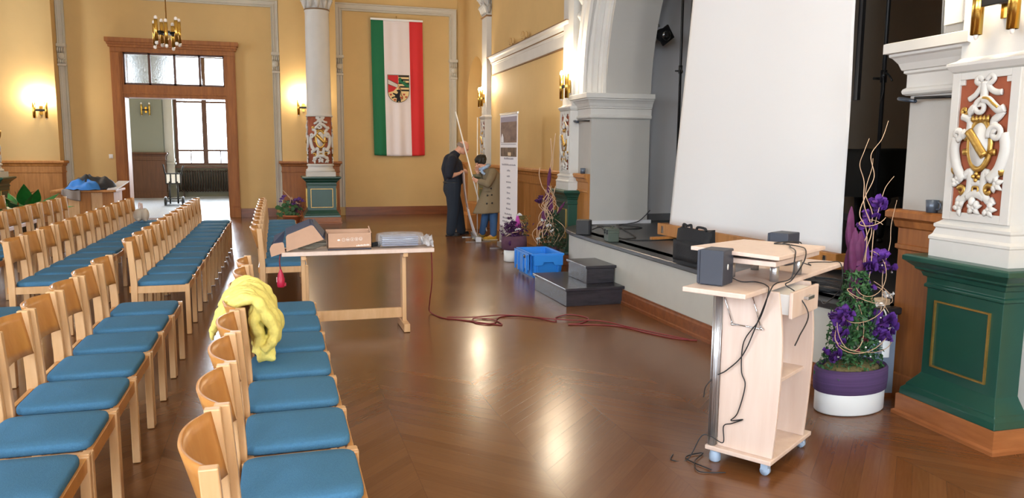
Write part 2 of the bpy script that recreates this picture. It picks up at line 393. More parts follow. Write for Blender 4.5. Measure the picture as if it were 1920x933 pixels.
wain('trim_4', [(0, 15.7), (0, 15.9)], 0, 1.285, T=RT, m=M_oakl)
wain('trim_4', [(0, yn+rn), (0, 18.3)], 0, 1.285, T=RT, m=M_oakl)
wain('trim_5', [(0, YC+RA+.01), (0, 10.12)], 0, 1.275, T=RT, m=M_oakl, boards=False)
wain('trim_5', [(0, 3.5), (0, YC-RA-.03), (.05, YC-RA-.03)], 0, 1.235, T=RT, m=M_oak, boards=False)
# cornice in the far bay
cp = [(0, -.32), (.02, -.32), (.025, -.315), (.025, -.15), (.035, -.145), (.04, -.12), (.06, -.11), (.06, -.10), (.07, -.095), (.09, -.05), (.12, -.03), (.13, -.005), (.13, 0), (0, 0)]
b = MB(); b.sweep([(o, h+3.39) for o, h in cp], [(0, 10.35), (0, 15.15), (-.01, 15.15)], T=RT)
b.build('trim_6', M_stone, kind='structure')
MB().sweep([(0, 3.39), (.14, 3.39), (.14, 3.402), (0, 3.402)], [(0, 10.35), (0, 15.18)], T=RT).sweep([(0, 3.052), (.032, 3.052), (.032, 3.07), (0, 3.07)], [(0, 10.35), (0, 15.15)], T=RT).sweep([(0, 3.278), (.066, 3.278), (.066, 3.292), (0, 3.292)], [(0, 10.35), (0, 15.16)], T=RT).build('trim_6', mat('gilded_edge', '7A5A38', .5), kind='structure')
# raised frames on the end wall: door bay and flag bay
TB = Matrix(((1, 0, 0, 0), (0, 0, -1, 18.8), (0, 1, 0, 0), (0, 0, 0, 1)))
def frame_trim(x0, x1, z0, ztop, w=.165):
    pr = [(0, 0), (0, .045), (.012, .06), (.03, .06), (.038, .035), (w-.075, .03), (w-.07, .05), (w-.045, .055), (w-.04, .03), (w-.02, .03), (w-.01, .05), (w, .05), (w, 0)]
    b = MB(); b.sweep([(-o, h) for o, h in pr], [(x0, z0), (x0, ztop), (x1, ztop), (x1, z0)], T=TB)
    b.build('trim_7', M_trim, kind='structure')
    for x in (x0+w/2, x1-w/2):       # small carved capital in each upright
        b = MB()
        b.bb(x-w*.52, x+w*.52, 18.69, 18.8, 3.28, 3.32); b.bb(x-w*.46, x+w*.46, 18.71, 18.8, 3.32, 3.68); b.bb(x-w*.58, x+w*.58, 18.67, 18.8, 3.68, 3.74)
        for k in range(4):
            xx = x-w*.38+k*w*.25
            b.tube([(xx, 18.70, 3.66), (xx, 18.675, 3.60), (xx, 18.70, 3.55)], .017, 6)
            b.tube([(xx, 18.705, 3.41), (xx, 18.685, 3.37), (xx, 18.70, 3.33)], .015, 6)
        b.ell((x, 18.70, 3.48), (w*.42, .03, .07), 8, 6)
        b.build('trim_8', M_trim, kind='structure')
frame_trim(-4.37, .13, .2, 4.90)
frame_trim(1.37, 4.27, .2, 4.94, .18)
for x0, x1 in ((-4.2, -3.36), (-.84, -.03), (1.55, 4.1)):
    b = MB(); b.bb(x0, x1, 18.765, 18.8, 0, .165); b.bb(x0, x1, 18.775, 18.8, .165, .195); b.build('baseboard_back', M_base, kind='structure')
# door case with a glazed transom
X0, X1, Z1 = -3.36, -.83, 3.72
b = MB()
for a, c in ((X0, X0+.21), (X1-.21, X1)):
    b.bb(a, c, 18.70, 18.8, 0, 3.62); b.bb(a+.03, c-.03, 18.685, 18.70, .25, 3.6)
    b.bb(a-.01, c+.01, 18.67, 18.8, 0, .22)
b.bb(X0+.20, X0+.24, 18.74, 19.22, 0, Z1-.1); b.bb(X1-.24, X1-.20, 18.74, 19.22, 0, Z1-.1)
b.bb(X0, X1, 18.70, 18.8, 3.62, Z1)
b.bb(X0-.03, X1+.03, 18.66, 18.8, Z1, Z1+.05); b.bb(X0-.05, X1+.05, 18.63, 18.8, Z1+.05, Z1+.10); b.bb(X0-.08, X1+.08, 18.60, 18.8, Z1+.10, Z1+.19)
b.bb(X0+.2, X1-.2, 18.72, 19.2, 2.66, 2.93); b.bb(X0+.2, X1-.2, 18.70, 18.74, 2.73, 2.76)
dr = b.build('door_1', M_doorw, kind='structure', bevel=.004)
b = MB(); zb, zt = 2.93, 3.63; xa, xb = X0+.24, X1-.24
for i in range(5):
    x = xa+(xb-xa)*i/4; b.bb(max(xa, x-.025), min(xb, x+.025), 18.80, 18.86, zb, zt)
b.bb(xa, xb, 18.80, 18.86, zb, zb+.045); b.bb(xa, xb, 18.80, 18.86, zt-.045, zt)
b.build('window_2', M_dkwood, kind='structure')
for i in range(4):
    x = xa+(xb-xa)*i/4; MB().bb(x+.02, x+(xb-xa)/4-.02, 18.82, 18.83, zb+.03, zt-.03).build('window_2', M_frost if i < 2 else M_glass, kind='structure')
b = MB(); b.bb(-3.51, -3.43, 18.788, 18.8, 1.335, 1.425); b.bb(-3.495, -3.445, 18.78, 18.79, 1.35, 1.41)
b.build('light_switch', M_white, bevel=.003, tagd=('small white light switch on the yellow wall left of the doorway', 'light switch'))
# ---------------------------------------------------------------- the room beyond the doorway
b = MB(); b.bb(-7.5, -7.3, 19.2, 27.4, 0, 5.2); b.build('wall_left', M_grngrey, kind='structure')
b = MB(); b.bb(3.0, 3.2, 19.2, 27.4, 0, 5.2); b.build('wall_right', M_grngrey, kind='structure')
b = MB(); wins = [(-6.5, -4.4), (-3.1, -1.3), (-.2, 1.9)]
e = -7.5
for a, c in wins:
    b.bb(e, a, 27.0, 27.4, 0, 5.2); b.bb(a, c, 27.0, 27.4, 0, 1.0); b.bb(a, c, 27.0, 27.4, 4.5, 5.2); e = c
b.bb(e, 3.2, 27.0, 27.4, 0, 5.2)
b.build('wall_back', M_grngrey, kind='structure')
b = MB(); b.bb(-4.3, -3.38, 26.45, 27.0, 0, 5.2); b.build('wall_back', M_grngrey, kind='structure')
b = MB(); b.bb(-3.38, -3.12, 26.75, 27.0, .6, 5.2); b.bb(-3.38, -3.10, 26.70, 27.0, 1.15, 1.22); b.bb(-3.38, -3.08, 26.68, 27.0, 1.05, 1.10)
b.build('trim_9', M_stone, kind='structure')
wain('trim_3', [(-4.32, 27.0), (-4.32, 26.43), (-3.36, 26.43), (-3.36, 27.0)], 0, 1.42, m=M_dkwood, sgn=-1, boards=False)
for a, c in wins:
    f = MB()
    for q, w in ((a, .09), ((a+c)/2-.075, .15), (c-.09, .09)): f.bb(q, q+w, 27.05, 27.15, .98, 4.5)
    for q in (.98, 1.45, 3.0, 4.42): f.bb(a, c, 27.07, 27.13, q, q+(.06 if q != .98 else .10))
    for q in ((a*3+c)/4, (a+3*c)/4): f.bb(q-.015, q+.015, 27.08, 27.12, 1.0, 1.45)
    f.bb(a-.08, c+.08, 26.9, 27.1, .92, .98)
    f.build('window_3', M_dkwood, kind='structure')
    MB().bb(a+.05, c-.05, 27.095, 27.105, 1.0, 4.45).build('window_3', M_glass, kind='structure')
def radiator(x0, x1, label):
    t = thing('radiator', label, 'radiator', ((x0+x1)/2, 26.82, 0))
    b = MB(); n = int((x1-x0)/.075)
    for i in range(n):
        x = -(x1-x0)/2+.04+i*(x1-x0-.08)/(n-1)
        b.tube([(x, -.05, .22), (x, -.05, .80)], .024, 6); b.tube([(x, .05, .22), (x, .05, .80)], .024, 6)
        b.ell((x, 0, .82), (.03, .09, .05), 6, 6); b.ell((x, 0, .2), (.03, .09, .05), 6, 6)
    b.build('fins', mat('radiator_enamel', '3A2A22', .45), t)
    b = MB(); w = (x1-x0)/2
    b.tube([(-w, 0, .2), (w+.1, 0, .2)], .02, 6); b.tube([(-w, 0, .82), (w, 0, .82)], .02, 6)
    for x in (-w*.8, w*.8): b.bb(x-.02, x+.02, -.05, .05, 0, .2)
    b.build('pipework', mat('radiator_enamel', '3A2A22', .45), t)
radiator(-3.05, -1.35, 'dark ribbed radiator under the bright window seen through the doorway')
radiator(-6.4, -4.45, 'dark ribbed radiator at the left edge of the doorway beyond the wooden pier')
# ================================================================ stage
SF = [(3.93, 9.62), (3.72, 9.48), (3.55, 9.22), (3.46, 8.85), (3.43, 8.3), (3.42, 7.6), (3.415, 7.0), (3.41, 6.3), (3.41, 5.6), (3.44, 5.0), (3.49, 4.5), (3.53, 4.22), (3.60, 4.08), (3.70, 4.02), (3.86, 3.99)]
SF = [tuple(p) for p in bez([(x+.025, y) for x, y in SF], 4)]
stage = thing('stage', 'low curved-front stage with a dark floor, pale grey front and wooden skirting', 'stage', (3.5, 6.8, 0))
def rel(o, p): return tuple(Vector(p)-o.location)
ts = Matrix.Translation(-stage.location)
b = MB(); b.sweep([(0, .1), (.12, .1), (.12, .555), (0, .555)], SF, T=ts); b.build('front_panel', mat('stage_front_paint', 'B9B7AE', .6, noise=(3, .06), bump=(40, .05)), stage)
b = MB(); b.sweep([(.12, 0), (-.03, 0), (-.03, .025), (-.022, .035), (-.022, .12), (-.012, .135), (-.012, .15), (.12, .15)], SF, T=ts); b.build('skirting', M_base, stage)
b = MB(); b.sweep([(.2, .552), (-.035, .552), (-.045, .562), (-.045, .595), (-.035, .6), (.2, .6)], SF, T=ts); b.build('edge_nosing', mat('stage_edge', '2A2A2C', .35), stage)
b = MB()
poly = [(x+.1, y) for x, y in SF]+[(4.0, 4.0), (4.75, 4.0), (4.75, 3.6), (8.2, 3.6), (8.2, 10.1), (4.98, 10.1), (4.98, 9.64), (4.1, 9.66)]
b.prism(poly, .55, .6, T=ts); b.build('platform_floor', M_dark, stage)
b = MB(); b.hexa([(3.60, 4.015, .02), (3.835, 3.968, .02), (3.84, 3.99, .02), (3.605, 4.04, .02)], [(3.60, 4.015, .552), (3.835, 3.968, .552), (3.84, 3.99, .552), (3.605, 4.04, .552)], T=ts); b.build('end_panel', mat('blue_daylit_paint', '8496AE', .5), stage, label='grey end panel with a painted blue daylight cast')  # blue cast of the daylight is put into this panel's colour
# stage house walls
b = MB(); b.bb(4.84, 8.1, 9.95, 10.15, .6, 7.6); b.build('wall_stage_left', M_innergrey, kind='structure')
b = MB(); b.bb(8.0, 8.2, 3.5, 10.1, .6, 7.6); b.build('wall_stage_back', M_brownwall, kind='structure')
b = MB(); b.bb(4.70, 8.1, 3.5, 3.7, .6, 7.6); b.build('wall_stage_right', M_brownwall, kind='structure')
b = MB(); b.bb(4.98, 8.0, 9.925, 9.95, .6, .70); b.bb(7.975, 8.0, 3.7, 9.95, .6, .70); b.build('baseboard_stage', mat('grey_skirting', '6E6E70', .6), kind='structure')
b = MB(); b.bb(.01, .9, 9.63, 9.655, .6, .645, T=RT); b.build('baseboard_stage', M_innergrey, kind='structure')
# two-tread steps up to the stage
st = thing('stage_steps', 'pair of dark stained wooden steps leading up to the stage', 'steps', (3.1, 7.75, 0))
def step(x0, x1, y0, y1, z0, z1, nm):
    b = MB(); b.bb(x0, x1, y0, y1, z0, z1-.03); T = Matrix.Translation(-st.location)
    b2 = MB(); b2.add([tuple(T @ Vector(v)) for v in b.v], b.f); o = b2.build(nm, M_stepw, st, bevel=.004)
    c = MB(); c.bb(x0-.02, x1+.02, y0-.02, y1+.02, z1-.03, z1, T=T); c.build('tread', M_stepw, o, bevel=.006)
step(2.80, 3.425, 7.26, 8.28, 0, .19, 'lower_step')
step(3.11, 3.425, 7.48, 8.02, .19, .38, 'upper_step')
# ================================================================ carved ornament shared by pilasters and columns
def arc(cx, cy, r, a0, a1, n=10): return [(cx+r*cos(radians(a0+(a1-a0)*i/n)), cy+r*sin(radians(a0+(a1-a0)*i/n))) for i in range(n+1)]
def spiral(cx, cy, r0, a0, turns, n=26, sgn=1): return [(cx+r0*(1-.85*i/n)*cos(radians(a0)+sgn*turns*2*pi*i/n), cy+r0*(1-.85*i/n)*sin(radians(a0)+sgn*turns*2*pi*i/n)) for i in range(n+1)]
def carving(P, n=(6, 7), fat=1.25):
    """relief in centimetres: s across (-16..16), t down (0..74); P(s,t,depth_m) -> point. Returns white and gold meshes."""
    Wm, G = MB(), MB(); k = n[0]
    def st(mb, pts, w, d=.012, tap=False):
        w *= fat
        q = bez([(p[0], p[1]) for p in pts], 4) if len(pts) < 9 else [Vector(p) for p in pts]
        N = len(q); rs = [w*(.25+.75*min(1, 2.2*min(i, N-1-i)/(N-1)+.15)) if tap else w for i in range(N)]
        n_ = P(q[0][0], q[0][1], .02)-P(q[0][0], q[0][1], 0)
        mb.tube([P(x[0], x[1], d) for x in q], [r*1.25/100 for r in rs], 8, flat=.6, up=n_)
    def leaf(mb, s, t, ang, L, w, d=.012):
        a = radians(ang); dx, dy = cos(a), sin(a); w *= fat/1.25
        q = [P(s+dx*L*u, t+dy*L*u, d+.012*sin(pi*u)) for u in (0, .15, .35, .6, .85, 1)]
        mb.tube(q, [x*w*1.2/100 for x in (.3, .7, 1, .9, .5, .12)], k, flat=.55, up=P(s, t, .02)-P(s, t, 0))
    # bow and hanging strap
    st(Wm, [(-1, 1), (-4, -1), (-5.5, 1.5), (-2, 3), (0, 2)], 1.0); st(Wm, [(1, 1), (4, -1.5), (6, .5), (3, 3), (0, 2)], 1.0)
    st(Wm, [(-1, 3), (-4, 7), (-6, 9), (-9.5, 11)], 1.1); st(Wm, [(1.5, 3), (5, 6.5), (8.5, 8), (11.5, 8)], 1.1); st(Wm, [(0, 2), (.3, 7), (.3, 12)], 1.6)
    # crest scroll
    st(Wm, spiral(-.5, 15.5, 4.6, -60, 1.3, sgn=-1), 1.0, .022); st(Wm, [(0, 11.5), (4, 12), (7.5, 15), (11, 17.5), (14.3, 16.5)], 1.5, .02); st(G, [(1, 10.6), (4.5, 11.2), (8, 14.2), (11, 16.2)], .5, .03)
    for q in range(4): leaf(Wm, -4.2-q*.8, 12.5+q*.5, 100, 7, 1.1, .016)
    st(G, spiral(-11.5, 17, 2.6, 0, 1.1), .7, .016)
    st(Wm, [(-13, 20), (-10, 21), (-7.5, 23), (-7.5, 28), (-9, 31)], 1.5); st(Wm, [(13, 18), (10.5, 21), (8, 23), (8.2, 28)], 1.5)
    for q in range(5): leaf(G, -4.5+q*2.2, 24, -100+q*5, 4.5, 1.2, .014)
    # oval shield, ring and band
    ov = [(6.3*sin(2*pi*i/28), 35.5-12.2*cos(2*pi*i/28)*(1 if cos(2*pi*i/28) > 0 else 1.08)) for i in range(29)]
    vs = [P(0, 35.5, .040)]+[P(x*.9, 35.5+(y-35.5)*.92, .026) for x, y in ov[:-1]]+[P(x, y, .0) for x, y in ov[:-1]]
    Wm.add(vs, [(0, 1+i, 1+(i+1) % 28) for i in range(28)]+[(1+i, 29+i, 29+(i+1) % 28, 1+(i+1) % 28) for i in range(28)], 0, True)
    st(G, [(x*1.12, 35.5+(y-35.5)*1.06) for x, y in ov], 1.15, .012)
    st(G, [(-6, 28.5), (-2, 33), (2, 38), (5.5, 42)], 1.7, .036)
    for y in (32, 40): st(G, [(-7, y), (-10.5, y)], 1.2); st(G, [(7, y), (10.5, y)], 1.2)
    # side volutes and the long C straps
    st(Wm, spiral(10.8, 30, 4.8, 150, 1.4), 1.15, .028); st(Wm, spiral(-14, 30, 3.2, 90, 1.0, sgn=-1), 1.2, .028); Wm.ell(P(-10.3, 30, .02), (.022, .022, .03), 8, 6)
    st(Wm, [(15, 30), (16.5, 37), (15.5, 44), (13, 50), (8, 55)], 2.0, .016); st(Wm, [(-15.5, 32), (-16.5, 38), (-15, 45), (-13, 50), (-9, 55.5)], 2.0, .016)
    G.ell(P(-15.5, 50, .01), (.022, .022, .03), 8, 6); G.ell(P(15, 50, .01), (.022, .022, .03), 8, 6)
    for a, c in ((0, 52), (-1.8, 53.5), (1.8, 53.5), (0, 55.5)): G.ell(P(a, c, .018), (.013, .013, .013), 8, 6)
    # lower bracket
    st(Wm, [(-9, 54), (-5, 51), (-4.2, 56), (-5, 62), (-9, 67), (-12, 66.5)], 1.5); st(Wm, [(9, 54), (5.5, 51), (4.4, 56), (5, 62), (9, 67), (12, 66)], 1.5)
    st(Wm, [(-5, 58), (0, 57), (5, 58)], 1.3); st(Wm, [(-6, 65), (0, 63), (6, 65)], 1.6)
    st(G, [(-1.6, 59.3), (1.6, 59.3), (1.6, 62), (-1.6, 62), (-1.6, 59.3)], .4, .02)
    st(G, spiral(-9.3, 62, 3, 200, .9), .9, .016); st(G, spiral(8.2, 61, 3.6, -20, .9, sgn=-1), 1.0, .016)
    # leaves
    for s, t, aa in ((-12, 57, (200, 260, 320, 150)), (12.5, 57, (-20, -80, 40, 100)), (-9.5, 71.5, (180, 240, 300, 90)), (9.5, 71, (0, -60, 60, 130)), (0, 71, (200, -20, 140, 40, 270))):
        for a in aa: leaf(Wm, s, t, a, 5.2, 1.5)
        Wm.ell(P(s, t, .018), (.014, .014, .014), 8, 6)
    Wm.ell(P(-1, 67.5, .022), (.02, .02, .028), 8, 6); Wm.ell(P(1.8, 69, .02), (.018, .018, .024), 8, 6)
    return Wm, G
def pedestal(t, hx, hy, one, zs=1., gold=True):
    """green panelled pedestal on an oak base; hx = reach out from the wall (one) or half depth"""
    e = .0
    P = MB(); P.rects([(hx+.105, hy+.105, 0), (hx+.105, hy+.105, .02), (hx+.09, hy+.09, .03), (hx+.09, hy+.09, .125), (hx+.08, hy+.08, .13)], one=one)
    P.build('wooden_base', M_pedw, t)
    g = MB(); g.rects([(hx+.08, hy+.08, .13), (hx+.075, hy+.075, .17), (hx+.055, hy+.055, .19), (hx+.055, hy+.055, .20), (hx+.03, hy+.03, .235), (hx+.012, hy+.012, .26), (hx, hy, .28), (hx, hy, .80),
                       (hx+.015, hy+.015, .805), (hx+.015, hy+.015, .82), (hx+.005, hy+.005, .83), (hx+.005, hy+.005, .865), (hx+.02, hy+.02, .87), (hx+.03, hy+.03, .895), (hx+.055, hy+.055, .91), (hx+.055, hy+.055, .92), (hx+.085, hy+.085, .945), (hx+.09, hy+.09, .95), (hx+.105, hy+.105, .96), (hx+.105, hy+.105, .985), (hx+.09, hy+.09, .993)], one=one)
    # sunk panel outline on the faces
    def face(cfun, w):
        for a, c, z0, z1 in ((-w, -w+.010, .335, .735), (w-.010, w, .335, .735), (-w+.010, w-.010, .335, .345), (-w+.010, w-.010, .725, .735)):
            g2.hexa([cfun(a, 0, z0), cfun(c, 0, z0), cfun(c, .012, z0), cfun(a, .012, z0)], [cfun(a, 0, z1), cfun(c, 0, z1), cfun(c, .012, z1), cfun(a, .012, z1)])
    g2 = MB(); face(lambda a, d, z: (-hx-d, a, z), hy-.07)
    wx = (hx/2-.05) if one else hx-.07; cx = -hx/2 if one else 0
    if wx > .08:
        face(lambda a, d, z: (cx+a, -hy-d, z), wx); face(lambda a, d, z: (cx+a, hy+d, z), wx)
    if not one: face(lambda a, d, z: (hx+d, a, z), hy-.07)
    s = g.build('green_pedestal', M_green, t, bevel=.003)
    g2.build('gilt_panel_frame', M_gold, s)
def pilaster(yc, label, zs, ztop=4.25):
    t = thing('pilaster', label, 'pilaster', rw(yc, 0, 0), -math.atan(TH), 'carved white pilasters along the right wall'); t.scale = (1, 1, zs)
    pedestal(t, .155, .262, True)
    b = MB(); b.rects([(.16, .27, .993), (.16, .27, 1.09), (.165, .275, 1.095), (.165, .275, 1.11), (.15, .262, 1.125), (.14, .25, 1.16), (.15, .258, 1.17), (.15, .258, 1.185), (.13, .235, 1.2), (.115, .22, 1.215), (.115, .22, 2.045), (.13, .235, 2.055), (.15, .255, 2.085), (.15, .255, 2.10), (.115, .22, 2.115), (.10, .205, 2.13), (.10, .205, ztop)], one=True)
    b.build('shaft', M_stone, t)
    # sunk terracotta ground with a white border, then the relief
    b = MB(); b.bb(-.118, -.114, -.165, .165, 1.262, 2.005); b.build('panel_ground', M_terra, t)
    b = MB()
    for a, c, z0, z1 in ((-.22, -.165, 1.215, 2.045), (.165, .22, 1.215, 2.045), (-.165, .165, 1.215, 1.262), (-.165, .165, 2.005, 2.045)): b.bb(-.132, -.114, a, c, z0, z1)
    for sy in (-1, 1): b.bb(-.130, -.116, sy*.165-.03 if sy > 0 else -.165, .165 if sy > 0 else -.135, 1.975, 2.005)
    b.build('panel_border', M_stone, t, bevel=.003)
    Wm, G = carving(lambda s, q, d: Vector((-.118-d, -s/100, 2.003-q/100)))
    Wm.build('relief', M_stone, t); G.build('gilt_relief', M_gold, t)
    b = MB(); b.rects([(.112, .215, ztop), (.125, .23, ztop+.015), (.112, .215, ztop+.03)], one=True); b.build('necking', mat('gilded_edge', '7A5A38', .5), t)
    b = MB(); b.rects([(.10, .205, ztop+.03), (.10, .205, ztop+.25), (.15, .27, ztop+.45), (.2, .33, ztop+.5), (.2, .33, ztop+.56)], one=True)
    for q in range(2):
        for j in range(4):
            y = -.18+.12*j; z = ztop+.06+.16*q
            b.tube([(-.10, y, z), (-.13-.02*q, y, z+.1), (-.17-.03*q, y, z+.15), (-.18-.03*q, y, z+.11)], [.02, .04, .03, .015], 6)
            if j < 3: b.tube([(-.05, -.205, z), (-.05, -.235-.02*q, z+.1), (-.05, -.27-.03*q, z+.15), (-.05, -.28, z+.11)], [.02, .04, .03, .015], 6)
    for sy in (-1, 1): b.tube([Vector((-.15, sy*.24, ztop+.42))+Vector((-p[0]*.01, sy*p[0]*.012, p[1]*.012)) for p in spiral(0, 0, 5, 90, 1.3)], .018, 6)
    b.build('capital', M_stone, t)
    return t
pilaster(3.353, 'large carved white pilaster on a green pedestal, nearest, at the right edge', 1.0)
pilaster(10.345, 'carved white pilaster on a green pedestal at the far side of the stage opening', 1.045)
pilaster(15.5, 'slim carved white pilaster farthest along the right wall, behind the two people', 1.075, 3.93)
def column(x, y, label):
    t = thing('column', label, 'column', (x, y, 0), pi/2, 'round white columns with carved drums')
    pedestal(t, .30, .30, False)
    b = MB(); b.rects([(.30, .30, .993), (.30, .30, 1.09)]); b.lathe([(.30, 1.09), (.305, 1.12), (.295, 1.145), (.27, 1.155), (.262, 1.19), (.265, 1.21), (.285, 1.215), (.285, 1.245), (.26, 1.26)], 40)
    b.build('column_base', M_stone, t)
    b = MB(); b.lathe([(.245, 1.26), (.245, 2.26)], 40); b.build('drum_ground', M_terra, t)
    Ws, Gs = MB(), MB()
    for q in range(3):
        a0 = pi/2+q*2*pi/3
        def P(s, u, d, a0=a0): a = a0+pi/2+s/100/.30*1.55; r = .245+d; return Vector((r*cos(a), r*sin(a), 2.24-u/100*1.28))
        Wm, G = carving(P, fat=1.75); Ws.add(Wm.v, Wm.f, 0, True); Gs.add(G.v, G.f, 0, True)
    Ws.build('relief', M_stone, t); Gs.build('gilt_relief', M_gold, t)
    b = MB(); b.lathe([(.262, 2.25), (.285, 2.26), (.285, 2.275), (.27, 2.29), (.262, 2.31), (.26, 2.34), (.245, 4.40), (.255, 4.43), (.255, 4.45)], 48); b.build('shaft', M_stone, t)
    b = MB(); b.lathe([(.25, 4.45), (.268, 4.46), (.25, 4.475)], 40); b.build('necking', mat('gilded_edge', '7A5A38', .5), t)
    b = MB(); b.lathe([(.235, 4.475), (.24, 4.75), (.33, 4.98), (.33, 5.0)], 32); b.bb(-.36, .36, -.36, .36, 5.0, 5.08)
    for q in range(2):
        for j in range(10):
            a = 2*pi*(j+.5*q)/10; c, s_ = cos(a), sin(a); z = 4.49+.2*q
            b.tube([(r*c, r*s_, z+h) for r, h in ((.24, 0), (.26, .12), (.31+.03*q, .2), (.33+.03*q, .15))], [.03, .06, .045, .02], 6)
    b.build('capital', M_stone, t)
    b = MB(); b.lathe([(.25, 5.08), (.25, 7.6)], 24); b.build('upper_shaft', M_stone, t)
column(.90, 17.18, 'round white column with a carved drum on a green pedestal right of the doorway')
column(-5.37, 17.18, 'column on a dark green pedestal at the left edge, behind the plant')
# ================================================================ chairs
def make_chair():
    t = thing('chair', 'x', 'chair')
    hw = .247
    for sy in (-1, 1):
        y0, y1 = (sy*hw, sy*(hw-.033)) if sy < 0 else (hw-.033, hw)
        b = MB(); b.bb(.187, .225, y0, y1, .004, .438); b.build('front_leg', M_beech, t, bevel=.004)
        b = MB(); n = 9; vs = []
        for z, xb, xf in ((.004, -.247, -.204), (.40, -.247, -.196), (.47, -.247, -.195), (.60, -.252, -.202), (.815, -.266, -.218)):
            xb -= sy*.013; xf -= sy*.013; vs += [(xb, y0, z), (xf, y0, z), (xf, y1, z), (xb, y1, z)]
        b.add(vs, [(3, 2, 1, 0)]+[(i*4+k, i*4+(k+1) % 4, i*4+4+(k+1) % 4, i*4+4+k) for i in range(4) for k in range(4)]+[(16, 17, 18, 19)])
        b.build('back_post', M_beech, t, bevel=.004)
        b = MB(); yy = sy*(hw-.020); b.bb(-.205, .19, yy-.011, yy+.011, .372, .432); b.build('side_rail', M_beech, t, bevel=.002)
    b = MB(); b.bb(.193, .216, -.215, .215, .375, .432); b.build('front_rail', M_ply, t, bevel=.002)
    b = MB(); b.bb(-.25, -.228, -.215, .215, .375, .432); b.build('rear_rail', M_ply, t, bevel=.002)
    b = MB(); b.bb(.18, .222, hw-.02, hw+.012, .431, .443); b.build('coupling_tab', M_beech, t, bevel=.002)
    # cushion: rounded, slightly domed
    def cf(u, v):
        a = 2*pi*u; c, s = cos(a), sin(a); k = 9
        r = (abs(c)**k+abs(s)**k)**(-1/k)
        prof = [(0.0, .428), (.985, .428), (1.0, .434), (1.0, .450), (.985, .460), (.95, .465), (.7, .469), (0.0, .471)]
        p = prof[int(round(v*7))]
        return (.004+.203*r*c*p[0], .202*r*s*p[0], p[1])
    b = MB(); b.grid(cf, 64, 8, cu=True); b.build('seat_cushion', M_blue, t)
    # scooped plywood back between the posts
    def bf(u, v):
        y = (u-.5)*2*(hw-.028); q = abs(u-.5)*2
        bow = (1-q**2.4)
        return (-.208-.040*v-(u-.5)*.026-bow*(.052+.020*v), y, .605+v*.205)
    b = MB(); b.grid(bf, 25, 6); b.build('backrest', M_ply, t, solid=.012, soff=0)
    return t
CH = make_chair()
CHP = [c for c in CH.children]
_first = [True]
def chair(x, y, rz, label, group):
    if _first[0]: r = CH; _first[0] = False
    else:
        r = CH.copy(); COL.objects.link(r)
        for p in CHP:
            c = p.copy(); c.parent = r; COL.objects.link(c)
    r.location = (x, y, 0); r.rotation_euler = (0, 0, rz); r['label'] = label; r['group'] = group
    return r
ORD = ['first', 'second', 'third', 'fourth', 'fifth', 'sixth', 'seventh', 'eighth', 'ninth', 'tenth', 'eleventh', 'twelfth', 'thirteenth', 'fourteenth']
def row(xf, y0, n, sp, desc, group, slant=0., jit=.004, skip=0):
    for i in range(n):
        y = y0+sp*(i+.5); x = xf-.225+slant*(y-y0)+random.uniform(-jit, jit)
        last = ', farthest' if i == n-1 else ''
        chair(x, y, random.uniform(-.008, .008)+slant*-1, 'blue seated chair, %s from the front, %s%s' % (ORD[i], desc, last), group)
row(.272, 1.94, 8, .4965, 'near row right of the aisle', 'chairs of the near row right of the aisle', slant=-.004)
row(-.712, 2.15, 8, .5055, 'near row left of the aisle', 'chairs of the near row left of the aisle')
row(-1.70, 5.22, 2, .5055, 'second near row at the left edge', 'chairs of the second near row')
row(-.745, 7.0, 12, .4935, 'far row left of the aisle', 'chairs of the far row left of the aisle', slant=.005)
row(-1.70, 7.2, 12, .4935, 'second far row, with the bag', 'chairs of the second far row', slant=.004)
row(-2.70, 8.6, 10, .4935, 'third far row, before the counter', 'chairs of the third far row')
row(-3.70, 11.6, 5, .4935, 'fourth far row at the left edge', 'chairs of the fourth far row')
row(.270, 7.84, 10, .4935, 'far row right of aisle, behind the table', 'chairs of the far row right of the aisle')
# ================================================================ folding table and what lies on it
tb = thing('folding_table', 'narrow beech-topped table with T-shaped feet standing on the parquet', 'table', (.66, 6.77, 0))
b = MB(); b.bb(-.645, .64, -.17, .17, .70, .735); b.build('tabletop', M_maple, tb, bevel=.004)
for x in (-.47, .39):
    b = MB(); b.bb(x-.018, x+.018, -.055, .055, .07, .70); b.build('upright', M_beech, tb, bevel=.004)
    b = MB(); b.bb(x-.028, x+.028, -.195, .195, 0.003, .075); b.build('foot', M_beech, tb, bevel=.006)
    b = MB(); b.bb(x-.02, x+.02, -.15, .15, .665, .70); b.build('top_bearer', M_beech, tb)
b = MB(); b.bb(-.455, .375, -.014, .014, .10, .19); b.build('stretcher', M_beech, tb, bevel=.003)
M_card = mat('cardboard', 'C29C82', .85, noise=(8, .06)); M_navy = mat('navy_print', '20304F', .6)
bx = thing('cardboard_box', 'open brown cardboard carton with printed icons in the middle of the table', 'box', (.577, 6.765, .735))
b = MB(); w, d, h = .186, .12, .145; k = .006
b.bb(-w, w, -d, -d+k, .018, h); b.bb(-w, w, d-k, d, .018, h+.012); b.bb(-w, -w+k, -d, d, .018, h); b.bb(w-k, w, -d, d, .018, h); b.bb(-w, w, -d, d, .016, .024); b.build('carton', M_card, bx)
b = MB(); b.bb(-w+.006, w-.006, -d+.002, d-.002, 0, .02); b.build('dark_base', mat('dark_print', '2B2733', .6), bx)
b = MB(); b.hexa([(w-.008, -d, h), (w-.002, -d, h), (w-.002, -d+.11, h), (w-.008, -d+.11, h)], [(w-.03, -d+.02, h+.055), (w-.025, -d+.02, h+.055), (w-.01, -d+.10, h+.05), (w-.015, -d+.10, h+.05)]); b.build('end_flap', M_card, bx)
M_print = mat('white_print', 'F2EAE4', .6)
